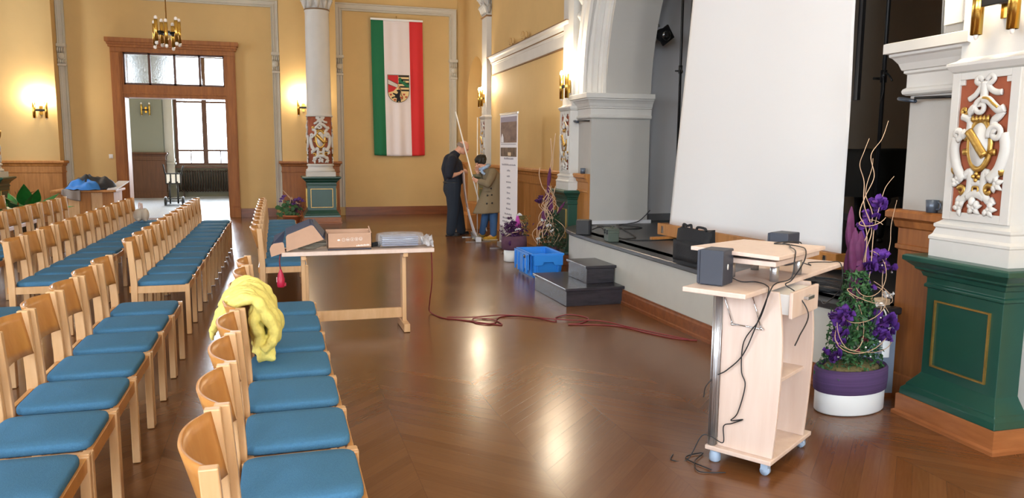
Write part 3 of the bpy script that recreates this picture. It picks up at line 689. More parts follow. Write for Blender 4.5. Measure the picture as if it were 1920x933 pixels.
b = MB(); b.ell((-.092, -d-.001, .087), (.013, .0012, .008), 12, 6); b.build('printed_arrow', M_print, bx)
for i in range(5):
    b = MB(); cx = -.052+i*.036; cz = .089+.0015*i
    b.tube([(cx+.0135*cos(2*pi*q/20), -d-.0008, cz+.0135*sin(2*pi*q/20)) for q in range(21)], .0014, 4, cap=False)
    if i == 0: b.bb(cx-.007, cx+.007, -d-.0015, -d, cz-.001, cz+.001)
    elif i == 1: b.bb(cx-.009, cx+.009, -d-.0015, -d, cz-.004, cz+.002)
    elif i == 2: b.bb(cx-.002, cx+.002, -d-.0015, -d, cz-.008, cz+.006)
    elif i == 3: b.bb(cx-.0015, cx+.0015, -d-.0015, -d, cz-.009, cz+.008); b.bar((cx, -d-.0008, cz-.006), (cx-.007, -d-.0008, cz+.003), .0014, .002); b.bar((cx, -d-.0008, cz-.006), (cx+.007, -d-.0008, cz+.003), .0014, .002)
    else: b.bb(cx-.007, cx-.004, -d-.0015, -d, cz-.004, cz+.006); b.bb(cx+.004, cx+.007, -d-.0015, -d, cz-.004, cz+.006); b.bb(cx-.01, cx+.01, -d-.0015, -d, cz-.010, cz-.007)
    b.build('printed_icon', M_print, bx)
b = MB()
for i in range(9): b.bb(.055+i*.0125, .063+i*.0125, -d-.0014, -d, .030+.0007*i, .041+.0007*i+(.002 if i % 2 else 0))
b.build('printed_wordmark', M_print, bx)
# the carton's tipped lid, folded with its navy outside up
ld = thing('carton_lid', 'cardboard lid with a navy outside tilted open over the left end of the table', 'box lid', (.15, 6.74, .735))
b = MB()
side = [(-.095, .006), (.21, .10), (.128, .215), (.115, .222), (.10, .22), (-.085, .145), (-.095, .13)]
TX = Matrix(((1, 0, 0, 0), (0, 0, 1, 0), (0, 1, 0, 0), (0, 0, 0, 1)))
b.prism(side, -.125, -.119, T=TX); b.build('side_wall', M_card, ld); b = MB(); b.prism(side, .145, .15, T=TX); b.build('side_wall', M_card, ld)
b = MB()
b = MB(); b.hexa([(.10, -.12, .222), (.128, -.12, .215), (.128, .16, .215), (.10, .16, .24)], [(.125, -.12, .228), (.135, -.12, .22), (.14, .16, .24), (.12, .16, .252)])
b.hexa([(-.095, -.12, .13), (.105, -.12, .214), (.11, .16, .245), (-.09, .16, .165)], [(-.098, -.12, .138), (.10, -.12, .222), (.105, .16, .252), (-.095, .16, .172)])
b.hexa([(.12, -.118, .222), (.212, -.118, .10), (.235, .15, .13), (.14, .16, .25)], [(.126, -.118, .226), (.218, -.118, .104), (.24, .15, .134), (.146, .16, .254)])
b.build('navy_top', M_navy, ld)
b = MB(); fl = [(-.218, -.035), (-.105, .0), (-.115, .075), (-.125, .085), (-.195, .075), (-.215, .06), (-.228, .03)]
b.prism(fl, -.122, -.116, T=TX); b.build('end_flap', M_card, ld)
b = MB(); b.hexa([(-.2, -.115, .072), (-.12, -.115, .085), (-.10, .14, .15), (-.19, .14, .11)], [(-.2, -.115, .078), (-.12, -.115, .091), (-.10, .14, .156), (-.19, .14, .116)]); b.hexa([(-.225, -.112, -.02), (-.218, -.112, -.022), (-.205, .10, .0), (-.215, .10, 0)], [(-.225, -.112, .045), (-.218, -.112, .045), (-.18, .12, .09), (-.19, .12, .09)]); b.build('navy_end', M_navy, ld)
b = MB(); 
for k in range(9):
    pts = []
    for q in range(40):
        a = 2*pi*q/20; r = .055+.004*k+.006*sin(3*a+k)
        pts.append((1.35*r*cos(a)+.02*k-.05, .55*r*sin(a), .008+.006*k+.004*sin(2*a+k)))
    b.tube(pts, .0042, 5)
cb = b.build('cable_coil', mat('grey_cable', '8E8676', .6), tagd=('coil of pale grey cable on the table between the lid and the carton', 'cable'))
cb.location = (.335, 6.80, .735)
b = MB()
for k in range(4):
    b.tube([(.05*cos(2*pi*q/18)*(1+.1*k), .035*sin(2*pi*q/18), .008+.01*k+.004*sin(q)) for q in range(30)], .004, 5)
cb = b.build('cable_coil', M_blackp, tagd=('small bundle of dark cable on the table between the carton and the plastic packs', 'cable')); cb.location = (.80, 6.80, .735)
# clear plastic packs
M_clear = mat('clear_plastic', 'E4E8EF', .12, bump=(25, .3), spec=.9, alpha=.24)
pk = thing('plastic_pack', 'clear plastic-wrapped pack lying at the right end of the table', 'plastic bag', (1.02, 6.755, .735))
def pf(u, v):
    a = 2*pi*u; x = (v-.5)*.40; e = 1-.18*(abs(v-.5)*2)**6
    return (x, .105*cos(a)*e*(1+.02*sin(20*v)), .070+.068*sin(a)*e*(abs(sin(a))**-.25 if abs(sin(a)) > .01 else 1)*(1+.02*sin(9*v+3*a)))
b = MB(); b.grid(pf, 28, 16, cu=True); b.build('wrapping', M_clear, pk)
b = MB()
for i in range(5): b.bb(-.165, .15, -.085, .085, .022+.017*i, .034+.017*i)
b.build('sheets', mat('blue_grey_film', '76809A', .3, spec=.7), pk)
b = MB()
for i in range(7):
    y = -.08+.027*i
    def gf(u, v, y=y, i=i): return (.195+.09*v, y+(u-.5)*.06+.02*sin(9*v+i), .03+.045*u+.05*(i % 3)*v*.5+.012*sin(12*v+i*2+u*3)-.02*v)
    b.grid(gf, 4, 7)
b.build('crumpled_end', mat('crinkled_film', 'D9D5D8', .25, trans=.3, spec=.7), pk, solid=.001)
# hanging red power coupler
cp_ = thing('power_connector', 'red industrial power connector hanging on its cable off the left end of the table', 'power connector', (.003, 6.70, .43))
b = MB(); b.lathe([(.026, 0), (.03, .004), (.033, .03), (.033, .075), (.026, .085), (.026, .10), (.012, .14), (.009, .15)], 14); b.bb(-.036, -.028, -.012, .012, .05, .08); b.bb(.02, .042, -.014, .014, .01, .035); b.build('housing', mat('red_plastic', 'C5244A', .4), cp_)
b = MB(); b.bb(-.0345, -.031, -.014, .014, .045, .085); b.build('white_sticker', M_white, cp_)
b = MB(); b.tube(bez([(0, 0, .15), (-.006, 0, .22), (.004, .01, .28), (.02, .03, .309), (.09, .06, .312)]), .006, 6); b.build('cable', mat('red_cable', '7C2A30', .5), cp_)
b = MB(); b.tube(bez([(1.18, 6.84, .741), (1.28, 6.86, .742), (1.318, 6.86, .70), (1.345, 6.95, .40), (1.36, 7.15, .15), (1.39, 7.3, .02), (1.46, 7.06, .006), (1.6, 6.93, .006), (1.80, 6.72, .006), (1.93, 6.63, .006), (1.9, 6.85, .008), (1.74, 6.92, .012), (1.72, 6.75, .006), (1.86, 6.68, .01), (1.98, 6.92, .006), (2.14, 6.98, .006), (2.31, 6.86, .006), (2.44, 6.62, .006), (2.51, 6.78, .006), (2.68, 6.86, .01), (2.80, 6.68, .006), (2.66, 6.5, .006), (2.52, 6.47, .008), (2.75, 6.4, .006), (2.95, 6.28, .006), (3.07, 6.0, .006), (3.2, 5.76, .006), (3.36, 5.63, .006)]), .0058, 6)
b.tube(bez([(1.50, 7.02, .018), (1.75, 6.95, .018), (2.0, 6.98, .018), (2.2, 6.9, .016), (2.42, 6.7, .018), (2.6, 6.6, .016), (2.85, 6.5, .016), (3.0, 6.2, .016), (3.15, 5.9, .016), (3.3, 5.66, .012)]), .0055, 6)
b.build('extension_cable', mat('red_cable', '7C2A30', .5), origin=True, tagd=('thin red-brown cable dropping from the table and looping over the parquet to the stage', 'cable'))
# yellow scarf over chair back
M_yellow = mat('yellow_knit', 'EBDD7A', .85, noise=(60, .08), bump=(90, .3))
b = MB(); random.seed(21)
def strand(base, y, r, jx=.018, n=6):
    pts = [(x+random.uniform(-jx, jx), y+dy+random.uniform(-.02, .02), z+random.uniform(-.012, .012)) for x, dy, z in base]
    q = bez(pts, n); N = len(q); b.tube(q, [r*(.75+.35*sin(pi*i/(N-1))+.12*sin(i*1.3+y*40)) for i in range(N)], 8, flat=.8)
for k in range(11):
    y = 4.14+.046*k
    strand([(-.325+.01*(k % 3), 0, .66+.012*(k % 4)), (-.30, .0, .72), (-.255, 0, .795), (-.18, 0, .835), (-.11, -.01, .80), (-.065, -.02, .72), (-.05, -.03, .64), (-.075, -.03, .57-.012*(k % 3))], y, .031)
for k in range(8): strand([(-.24, 0, .79), (-.15, .0, .825), (-.08, 0, .75), (-.04+.012*(k % 2), 0, .66), (-.045, -.01, .60), (-.09, -.02, .545)], 4.12+.05*k, .036)
for k in range(6): strand([(-.13, 0, .79), (-.13, 0, .70), (-.12, 0, .62), (-.13, 0, .54)], 4.12+.05*k, .034)
for k in range(9): strand([(-.125+.009*k, 0, .60), (-.122+.009*k, -.01, .56), (-.12+.009*k, -.02, .525), (-.118+.009*k, -.02, .492+.004*(k % 3))], 4.13+.008*(k % 2), .0135, .003)
for k in range(9):
    y = 4.17+.05*k; b.tube(bez([(-.315, y, .69), (-.345-.006*(k % 3), y-.02, .645), (-.345, y-.015, .61-.01*(k % 2))], 5), [.02, .02, .018, .017, .015, .013, .012, .011, .010, .008, .006], 6)
o = b.build('yellow_scarf', M_yellow, tagd=('yellow knitted scarf thrown over a chair back in the row right of the aisle', 'scarf'))
md = o.modifiers.new('fuse', 'REMESH'); md.mode = 'VOXEL'; md.voxel_size = .006; md.use_smooth_shade = True
md = o.modifiers.new('smooth', 'SMOOTH'); md.factor = .5; md.iterations = 2
# white bag on the far chairs
wb = thing('fabric_bag', 'small pale cloth bag with upright handles on a far chair', 'bag', (-1.985, 12.72, .478))
b = MB(); b.ell((-.035, 0, .095), (.075, .08, .095), 16, 10); b.ell((.055, -.01, .10), (.06, .08, .10), 16, 10); b.ell((.0, .0, .13), (.06, .06, .07), 14, 8); b.ell((-.03, -.05, .03), (.03, .03, .03), 10, 6); b.ell((.07, -.04, .03), (.025, .03, .03), 10, 6)
o = b.build('body', mat('pale_canvas', 'CFC6B8', .9, bump=(30, .3)), wb)
md = o.modifiers.new('fuse', 'REMESH'); md.mode = 'VOXEL'; md.voxel_size = .008; md.use_smooth_shade = True
b = MB(); b.tube(bez([(-.02, 0, .17), (-.025, 0, .26), (-.010, 0, .28), (-.002, 0, .25), (.0, 0, .17)]), .009, 6); b.tube(bez([(.015, -.03, .17), (.012, -.03, .25), (.025, -.03, .265), (.03, -.03, .17)]), .008, 6); b.build('handle', mat('pinkish_strap', 'D8BDB4', .8), wb)
# ================================================================ lectern trolley
lt = thing('lectern', 'light maple presentation trolley with a raised lid, drawer, side wing and silver posts', 'lectern', (2.415, 3.38, 0), atan2(.306, .476))
# local x runs along the long side away from the camera, local y towards the stage; base .565 by .35
bl, bw = .2825, .175
b = MB(); b.bb(-bl, bl, -bw, bw, .065, .088); b.build('base_board', M_maple, lt, bevel=.004)
for sx in (-1, 1):
    for sy in (-1, 1):
        b = MB(); x, y = sx*(bl-.04), sy*(bw-.04); 
        b.lathe([(.024, .0), (.030, .008), (.030, .03), (.026, .05), (.018, .066)], 14, c=(x, y)) if sx < 0 and sy > 0 else b.tube([(x-.014, y, .024), (x+.014, y, .024)], .024, 14)
        if not (sx < 0 and sy > 0): b.bb(x-.02, x+.02, y-.018, y+.018, .03, .066)
        b.build('caster', mat('blue_grey_plastic', '9FB4CC', .4), lt)
def curved(x0, x1, nm):
    # upright board whose free edge (towards -y) bows outwards
    pts = [(y, z) for y, z in bez2([(-.165, .088), (-.18, .30), (-.188, .52), (-.187, .66), (-.175, .80), (-.156, .925)])]
    poly = [(.125, .088)]+pts+[(.125, .925)]
    b = MB(); b.prism(poly, x0, x1, T=Matrix(((0, 0, 1, 0), (1, 0, 0, 0), (0, 1, 0, 0), (0, 0, 0, 1)))); return b.build(nm, M_maple, lt, bevel=.003)
def bez2(p): return [(q.x, q.y) for q in bez([(a_, c_, 0) for a_, c_ in p], 5)]
curved(-.245, -.225, 'side_panel'); curved(.18, .20, 'side_panel')
b = MB(); b.bb(-.226, .182, -.15, .11, .452, .47); b.build('shelf', M_maple, lt, bevel=.002)
b = MB(); b.bb(-.226, .182, .095, .11, .60, .925); b.build('back_panel', M_maple, lt)
for x in (-.255, .225):
    b = MB(); yy = .148; b.lathe([(.020, .088), (.020, .925)], 16, c=(x, yy))
    for q in range(6): b.tube([(x+.020*cos(q*pi/3), yy+.020*sin(q*pi/3), .09), (x+.020*cos(q*pi/3), yy+.020*sin(q*pi/3), .923)], .004, 5)
    b.build('aluminium_post', M_alu, lt)
b = MB(); b.bb(-.535, .86, -.115, .205, .925, .95); b.build('main_top', M_maple, lt, bevel=.005)
dw = bpy.data.objects.new('drawer', None); COL.objects.link(dw); dw.parent = lt
b = MB(); b.bb(-.185, .175, -.205, -.187, .79, .92); b.build('drawer_front', M_maple, dw, bevel=.003)
b = MB(); b.bb(-.17, .16, -.188, .08, .805, .905); b.build('drawer_box', M_white, dw)
b = MB(); b.bar((-.035, -.222, .875), (.05, -.222, .875), .012, .016); b.bar((-.03, -.205, .875), (-.03, -.226, .875), .008, .012); b.bar((.045, -.205, .875), (.045, -.226, .875), .008, .012); b.build('handle', M_alu, dw)
# upper lid on four short posts
ux0, ux1, uy0, uy1 = -.315, .325, -.178, .28
for x, y in ((-.09, -.07), (.215, -.075), (-.09, .16), (.215, .16)):
    b = MB(); b.lathe([(.022, .95), (.022, 1.05)], 14, c=(x, y)); b.build('short_post', M_alu, lt)
b = MB(); b.bb(ux0+.04, ux1+.0, uy0+.03, uy1-.02, 1.05, 1.075); b.build('upper_tray', M_maple, lt, bevel=.003)
b = MB(); b.hexa([(ux0, uy0, 1.088), (ux1, uy0, 1.081), (ux1, uy1, 1.081), (ux0, uy1, 1.10)], [(ux0, uy0, 1.108), (ux1, uy0, 1.101), (ux1, uy1, 1.101), (ux0, uy1, 1.12)]); b.build('hinged_lid', M_maple, lt, bevel=.003)
b = MB(); b.bb(ux0+.09, ux1-.05, uy0+.06, uy1-.05, 1.075, 1.086); b.build('lid_gap_fill', M_blackp, lt)  # black block put in for the dark gap between tray and lid
# chrome stay on the near panel
b = MB(); X = -.25
b.tube([(X, .135, .922), (X-.006, .066, .74)], .003, 6); b.tube([(X, -.02, .922), (X-.006, -.084, .735)], .003, 6); b.tube([(X-.006, .066, .74), (X-.006, -.095, .735)], .004, 6)
for y in (.066, -.084): b.ell((X-.006, y, .738), (.009, .009, .009), 8, 6)
b.build('cable_stay', M_chrome, lt)
LT = Matrix.Translation((2.415, 3.38, 0)) @ Matrix.Rotation(atan2(.306, .476), 4, 'Z')
def speaker(loc, rz, sx, sy, sz, label, led=True, black=False):
    t = thing('loudspeaker', label, 'loudspeaker', loc, rz)
    b = MB(); b.bb(-sx, sx, -sy, sy, 0.003, sz); b.build('cabinet', mat('black_vinyl', '17171A', .5) if black else mat('anthracite_plastic', '363B47', .5), t, bevel=.006)
    b = MB(); b.hexa([(-sx-.015, -sy+.008, .006), (-sx, -sy, .003), (-sx, sy, .003), (-sx-.015, sy-.008, .006)], [(-sx-.015, -sy+.008, sz-.006), (-sx, -sy, sz-.003), (-sx, sy, sz-.003), (-sx-.015, sy-.008, sz-.006)]); b.build('front_grille', mat('black_grille', '202024', .8) if black else mat('grille_cloth', '474C58', .8), t, bevel=.004)
    if not black: b = MB(); b.lathe([(.009, 0), (.009, .002)], 14, T=Matrix.Translation((sx+.001, -sy*.15, sz*.52)) @ Matrix.Rotation(pi/2, 4, 'Y') @ Matrix.Scale(1.6, 4, (1, 0, 0))); b.build('white_sticker', M_white, t)
    if led:
        b = MB(); b.ell((-sx-.015, -sy*.4, sz*.6), (.002, .004, .004), 8, 6); b.build('indicator_lamp', M_white, t)
    return t
p = LT @ Vector((-.36, .115, .95)); speaker(p, atan2(.306, .476)-pi/2+.08, .060, .070, .175, 'dark grey loudspeaker at the near corner of the lectern top')
p = LT @ Vector((.55, .13, .95)); speaker(p, atan2(.306, .476)-pi/2-.1, .058, .072, .185, 'dark grey loudspeaker standing behind the raised lid of the lectern', False)
def cable(pts, r, m, label, n=8, name='cable'):
    b = MB(); b.tube(bez(pts, n), r, 6); return b.build(name, m, tagd=(label, 'cable'))
q = lambda *a: LT @ Vector(a)
cable([q(.52, .06, 1.06), q(.40, .03, 1.10), q(.25, .05, 1.107), q(.18, .04, 1.108), q(.2, -.03, 1.108), q(.08, -.08, 1.11), q(-.08, -.165, 1.114), q(-.15, -.19, 1.08), q(-.17, -.185, .99), q(-.23, -.135, .965), q(-.29, -.13, .93), q(-.27, -.076, .79), q(-.262, -.003, .60), q(-.262, .08, .50), q(-.265, .134, .46), q(-.285, .18, .40), q(-.285, .19, .34)], .0032, M_blackp, 'black cable from the back loudspeaker over the lid and down the lectern side')
cable([q(.53, .02, 1.05), q(.38, -.02, 1.104), q(.24, .02, 1.106), q(.14, -.1, 1.11), q(.02, -.18, 1.11), q(-.05, -.20, 1.06), q(-.06, -.15, .965), q(-.09, -.13, .94), q(-.07, -.18, .9), q(-.06, -.24, .80), q(-.17, -.24, .71), q(-.21, -.235, .67)], .0032, M_blackp, 'black cable with a small plug dangling in front of the lectern drawer')
cable([q(-.29, .09, .99), q(-.24, .04, .956), q(-.2, -.02, .956), q(-.26, -.10, .956), q(-.30, -.128, .93), q(-.27, -.08, .79), q(-.258, .0, .66), q(-.256, .007, .51), q(-.256, -.016, .436), q(-.256, .016, .289), q(-.256, .05, .24), q(-.258, -.013, .26), q(-.256, .045, .225), q(-.256, .088, .20), q(-.262, .085, .115), q(-.28, .15, .14), q(-.30, .19, .13), q(-.34, .24, .006), q(-.40, .30, .006), q(-.33, .33, .006)], .003, M_blackp, 'black cable from the near loudspeaker down to a tangle beside the lectern foot')
cable([(2.05, 3.25, .006), (2.0, 3.42, .006), (2.12, 3.45, .008), (2.02, 3.36, .01), (1.98, 3.25, .006), (2.1, 3.2, .006)], .003, M_blackp, 'small tangle of black lead on the parquet beside the lectern foot')
cable([q(.50, .10, 1.0), q(.56, -.02, .956), q(.66, .02, .956), q(.76, -.06, .956), q(.80, -.118, .945), q(.81, -.12, .80), (3.25, 3.95, .66), (3.5, 4.3, .61)], .003, M_blackp, 'black cable running along the far wing of the lectern top down to the stage')
b = MB(); b.bb(-.012, .012, -.2, .2, 0, .42); dd = b.build('dark_slab', mat('dark_blue_plastic', '3A4457', .4), tagd=('thin dark slab standing for a leg behind the lectern foot', 'case'), bevel=.004)  # edge-on slab standing in for a dark leg behind the lectern
dd.location = (2.86, 3.68, 0); dd.rotation_euler = (0, 0, radians(-38))
# ================================================================ flag with a crest
FX0, FX1, FZ0, FZ1, FY = 2.20, 3.42, 1.435, 4.585, 18.70
def flagy(u, v):    # gentle hanging folds, v = 0 at the top
    x = u
    return FY+(.016*sin(x*19+1.5*v)+.012*sin(x*33+.6))*(.25+.75*v)*(1 if u < .22 or u > .78 or v < .3 or v > .62 else .35)-.01
fl = thing('flag', 'long green, white and red hanging flag with a town crest on the back wall', 'flag', (2.81, FY, FZ0))
def ff(u, v):
    sag = .0; x = FX0+(FX1-FX0)*u+(.05*(v)+.02*v*v)*(.6) - (.0 if u > .5 else .0)
    return (x-2.81, flagy(u, v)-FY, FZ1+(FZ0-FZ1)*v-FZ0-.02*sin(u*pi)*v)
MF = [mat('flag_green', '146B43', .8, bump=(200, .1)), mat('flag_white', 'E7DCDA', .8, bump=(200, .1)), mat('flag_red', 'CF2A2C', .8, bump=(200, .1))]
b = MB(); b.grid(ff, 101, 60, mfn=lambda u, v: 0 if u < .235 else (1 if u < .735 else 2)); b.build('cloth', MF, fl, solid=.003)
b = MB(); b.bb(FX0-2.81-.01, FX1-2.81+.01, -.03, -.005, FZ1-FZ0-.01, FZ1-FZ0+.035); b.build('white_batten', M_white, fl, bevel=.004)
b = MB(); b.tube([(0, 0, FZ1-FZ0+.03), (0, .0, FZ1-FZ0+.1), (0, .09, FZ1-FZ0+.1)], .008, 6); b.build('hook', M_gold, fl)
# crest: local cm-like units, x right 0..52, y down 0..66
def cres(poly, d, hx, nm='crest_field'):
    q = [((x-26)/100+.02, (4.585-1.255-1.435)-yy/100) for x, yy in poly]
    b = MB(); b.prism(q, 0, .0016, T=Matrix(((1, 0, 0, .0), (0, 0, -1, -.034-d), (0, 1, 0, 0), (0, 0, 0, 1)))); b.build(nm, mat('crest_'+hx, hx, .8), fl)
def shield(i, w=52, h=65):
    pts = [(i, i), (w-i, i)]
    n = 14; r = w/2-i
    pts += [(26+r*cos(pi*k/n), 39+(r)*sin(pi*k/n)) for k in range(n+1)]
    return pts
cres(shield(0), 0, '241E1E', 'crest_outline'); cres(shield(1), .002, 'E6C88E')
cres([(1.2, 1.2), (25.5, 1.2), (25.5, 22), (22, 30), (14, 38), (1.6, 42)], .004, 'C42B2E')
cres([(1.2, 10.5), (25.3, 21.5), (23.2, 30), (1.2, 23)], .0055, '241E1E'); cres([(1.2, 11.5), (24.6, 22.5), (22.5, 29.5), (1.2, 21.7)], .007, 'C9C3BA')
cres([(25.5, 1.2), (50.8, 1.2), (50.8, 40), (38, 38.5), (31, 33), (26, 22)], .004, 'E6C88E')
for i in range(5):
    y0 = 1.2+8.2*i; xl = 26 if i < 3 else 26+3.2*(i-2)
    cres([(xl, y0), (50.8, y0), (50.8, y0+3.8), (xl, y0+3.8)], .0055, '1C1A1A')
cres([(26.5, 7), (31, 6), (40, 17), (50.8, 22), (50.8, 29), (43, 27.5), (33, 19), (26.5, 18)], .007, '1F6B45')
for x, y in ((35, 11.5), (41, 14.5), (46.5, 18.5)): cres([(x-2.4, y+2), (x-1.4, y-1.5), (x, y+.6), (x+1.4, y-1), (x+2.4, y+3.4)], .007, '1F6B45')
cres([(25, 23), (29, 28), (33, 34), (32, 39), (33.5, 46), (37, 52), (36, 57), (31, 58), (33, 55), (34, 52), (31, 46), (30, 38), (29, 33), (25.5, 26)], .0075, '8A6A3C')
cres([(21, 36), (26, 34), (29.5, 34.5), (31, 38), (30, 44), (29, 50), (31, 56), (31.5, 62), (29, 64), (26.5, 61), (24, 64), (20.5, 63), (21, 58), (22, 55), (16, 53), (11, 56), (8.5, 54), (12, 51.5), (18, 50), (17, 47.5), (12.5, 45), (12.5, 42), (16, 43), (21, 44.5), (24, 43), (24.5, 40), (22, 38)], .009, '171516')
for x, y in ((7.5, 46.5), (17, 58.5), (33, 53), (39, 45.5), (44, 51.5), (27, 31)):
    s_ = 2.9 if y > 40 else 1.8
    cres([(x, y+s_*1.1), (x-s_, y-.1*s_), (x-s_*.75, y-.9*s_), (x-.2, y-.45*s_), (x+s_*.75, y-.9*s_), (x+s_, y-.1*s_)], .0095, 'B5402F', 'crest_heart')
# ================================================================ lamps
def sconce(loc, rz, label, lit=True, n=2):
    t = thing('wall_lamp', label, 'wall lamp', loc, rz, 'twin-tube brass wall lamps')
    b = MB(); b.bb(0, .022, -.03, .03, -.09, .09); b.build('wall_plate', M_brass, t, bevel=.003)
    b = MB(); b.bb(.075, .10, -.105, .105, -.022, .022); b.bb(.02, .08, -.018, .018, -.018, .018); b.build('cross_bar', M_black, t, bevel=.003)
    for sy in (-1, 1):
        b = MB(); b.lathe([(.030, -.165), (.030, .165), (.027, .165), (.027, -.165)], 18, c=(.088, sy*.112)); u = b.build('brass_tube', M_brass, t)
        c = MB(); c.ell((.088, sy*.112, .185), (.026, .026, .04), 12, 8); c.build('bulb', M_bulb if lit else M_bulboff, u)
        c = MB(); c.lathe([(.006, -.19), (.012, -.175), (.012, -.16)], 8, c=(.088, sy*.112)); c.build('finial', M_bulboff, u)
        if lit:
            l = bpy.data.lights.new('bulb_light', 'POINT'); l.energy = BULB; l.color = (1.0, .83, .60); l.shadow_soft_size = .05
            o = bpy.data.objects.new('bulb_light', l); COL.objects.link(o); o.parent = t; o.location = (.11, sy*.112, .27)
    return t
BK = -pi/2; RTW = pi-math.atan(TH)
sconce((-4.66, 18.42, 2.33), BK, 'lit twin-tube brass wall lamp on the yellow wall at the left edge')
sconce((.62, 18.42, 2.50), BK, 'lit brass wall lamp half hidden behind the round column')
sconce(rw(15.45, .10, 2.62), RTW, 'lit twin-tube brass wall lamp on the farthest white pilaster')
sconce(rw(10.22, .105, 2.47), RTW, 'lit twin-tube brass wall lamp on the white pilaster beside the stage arch')
sconce(rw(3.27, .10, 2.40), RTW, 'large-looking brass wall lamp on the nearest white pilaster, cut by the top edge')
sconce((-3.83, 26.45, 2.72), BK, 'unlit wall lamp on the grey-green pier seen through the doorway', lit=False)
ch = thing('pendant_lamp', 'unlit hanging lamp of brass tubes above the doorway', 'pendant lamp', (-1.30, 11.0, 3.04))
b = MB(); b.tube([(0, 0, -.1), (0, 0, 4.55)], .008, 8); b.lathe([(.05, 4.5), (.05, 4.55)], 14); b.build('rod', M_brass, ch)
b = MB()
for i in range(4):
    a = pi*i/4+.3; b.bar((-.15*cos(a), -.15*sin(a), .0), (.15*cos(a), .15*sin(a), .0), .03, .03)
b.build('spokes', M_black, ch)
for i in range(7):
    a = 2*pi*i/7+.3; x, y = .150*cos(a), .165*sin(a); dz = .02*(-1)**i
    b = MB(); b.lathe([(.023, -.135+dz), (.023, .135+dz)], 14, c=(x, y)); u = b.build('brass_tube', M_brass, ch)
    
    for zz in (.155, -.155): c = MB(); c.ell((x, y, zz+dz), (.022, .022, .026), 10, 6); c.build('bulb', M_bulboff, u)
# ================================================================ on and beside the stage
sc = thing('projection_screen', 'tall white pull-up projection screen rising from a wooden case on the stage', 'projection screen', (4.36, 6.6, .6))
A0, A1 = Vector((4.275, 8.02, 0)), Vector((4.44, 5.22, 0)); dA = (A1-A0).normalized(); nA = Vector((-dA.y, dA.x, 0))
def cpt(along, out, z): p = A0+dA*along-nA*out; return (p.x-4.36, p.y-6.6, z)
LA = (A1-A0).length
b = MB(); b.hexa([cpt(0, -.06, .035), cpt(LA, -.06, .035), cpt(LA, .07, .035), cpt(0, .07, .035)], [cpt(0, -.06, .165), cpt(LA, -.06, .165), cpt(LA, .07, .165), cpt(0, .07, .165)]); cs = b.build('wooden_case', M_oakl, sc, bevel=.004)
for al in (.12, LA-.12):
    b = MB(); b.hexa([cpt(al-.02, .07, .06), cpt(al+.02, .07, .06), cpt(al+.02, .082, .06), cpt(al-.02, .082, .06)], [cpt(al-.015, .07, .14), cpt(al+.015, .07, .14), cpt(al+.015, .082, .14), cpt(al-.015, .082, .14)]); b.build('latch', M_chrome, cs)
for al in (.25, LA-.25):
    b = MB(); b.hexa([cpt(al-.025, -.28, 0), cpt(al+.025, -.28, 0), cpt(al+.025, .30, 0), cpt(al-.025, .30, 0)], [cpt(al-.025, -.28, .035), cpt(al+.025, -.28, .035), cpt(al+.025, .30, .035), cpt(al-.025, .30, .035)]); b.build('foot_bar', M_oakl, sc, bevel=.003)
def sf(u, v):
    z = .16+3.6*v
    a0 = .16+.0*v; a1 = LA-.02
    # the left edge draws in towards the top as the cloth is pulled taut
    al = a0+(a1-a0)*u+(1-u)*.44*v
    return cpt(al, .008*sin(u*9+2*v)*(1-v*.3)+.010*sin(u*3.2-v*4+1)+.006*sin(14*u*v), z)
b = MB(); b.grid(sf, 60, 40); b.build('cloth', mat('screen_cloth', 'EFEFEF', .85), sc, solid=.002)
b = MB(); b.hexa([cpt(.56, -.03, 3.74), cpt(LA, -.03, 3.74), cpt(LA, .02, 3.74), cpt(.56, .02, 3.74)], [cpt(.56, -.03, 3.79), cpt(LA, -.03, 3.79), cpt(LA, .02, 3.79), cpt(.56, .02, 3.79)]); b.build('top_bar', M_blackp, sc)
def pole(x, y, label, clampz, lean=0.):
    t = thing('curtain_pole', label, 'pole', (x, y, .6))
    b = MB(); b.tube([(0, 0, 0), (lean, 0, 4.6)], .017, 10); b.lathe([(.09, 0), (.09, .012), (.02, .03)], 14); b.build('upright', M_black, t)
    b = MB(); z = clampz
    b.tube(bez([(0, -.02, z), (-.03, -.06, z+.02), (-.05, -.12, z-.01), (-.05, -.15, z-.05)]), .008, 6); b.tube([(0, 0, z-.02), (-.02, .09, z-.01)], .012, 6); b.tube(bez([(-.02, -.02, z), (-.02, -.03, z-.12), (-.02, -.01, z-.2)]), .006, 6); b.tube([(0, 0, z-.05), (0, 0, z+.05)], .026, 8); b.build('clamp', M_black, t)
pole(4.95, 8.95, 'thin black pole standing behind the left edge of the white screen', 2.02)
pole(4.83, 5.33, 'thin black pole with a clamp standing right of the white screen', 1.62)
for (p, z0, lab) in ((cpt(.40, -.045, 0), 2.45, 'short black side bar along the upper left edge of the screen'), (cpt(LA+.012, -.03, 0), 2.03, 'short black side bar along the upper right edge of the screen')):
    b = MB(); x, y = p[0]+4.36, p[1]+6.6; b.bb(x-.015, x+.015, y-.022, y+.022, .6+z0-.62, 4.4); b.build('side_bar', M_black, tagd=(lab, 'bar'))
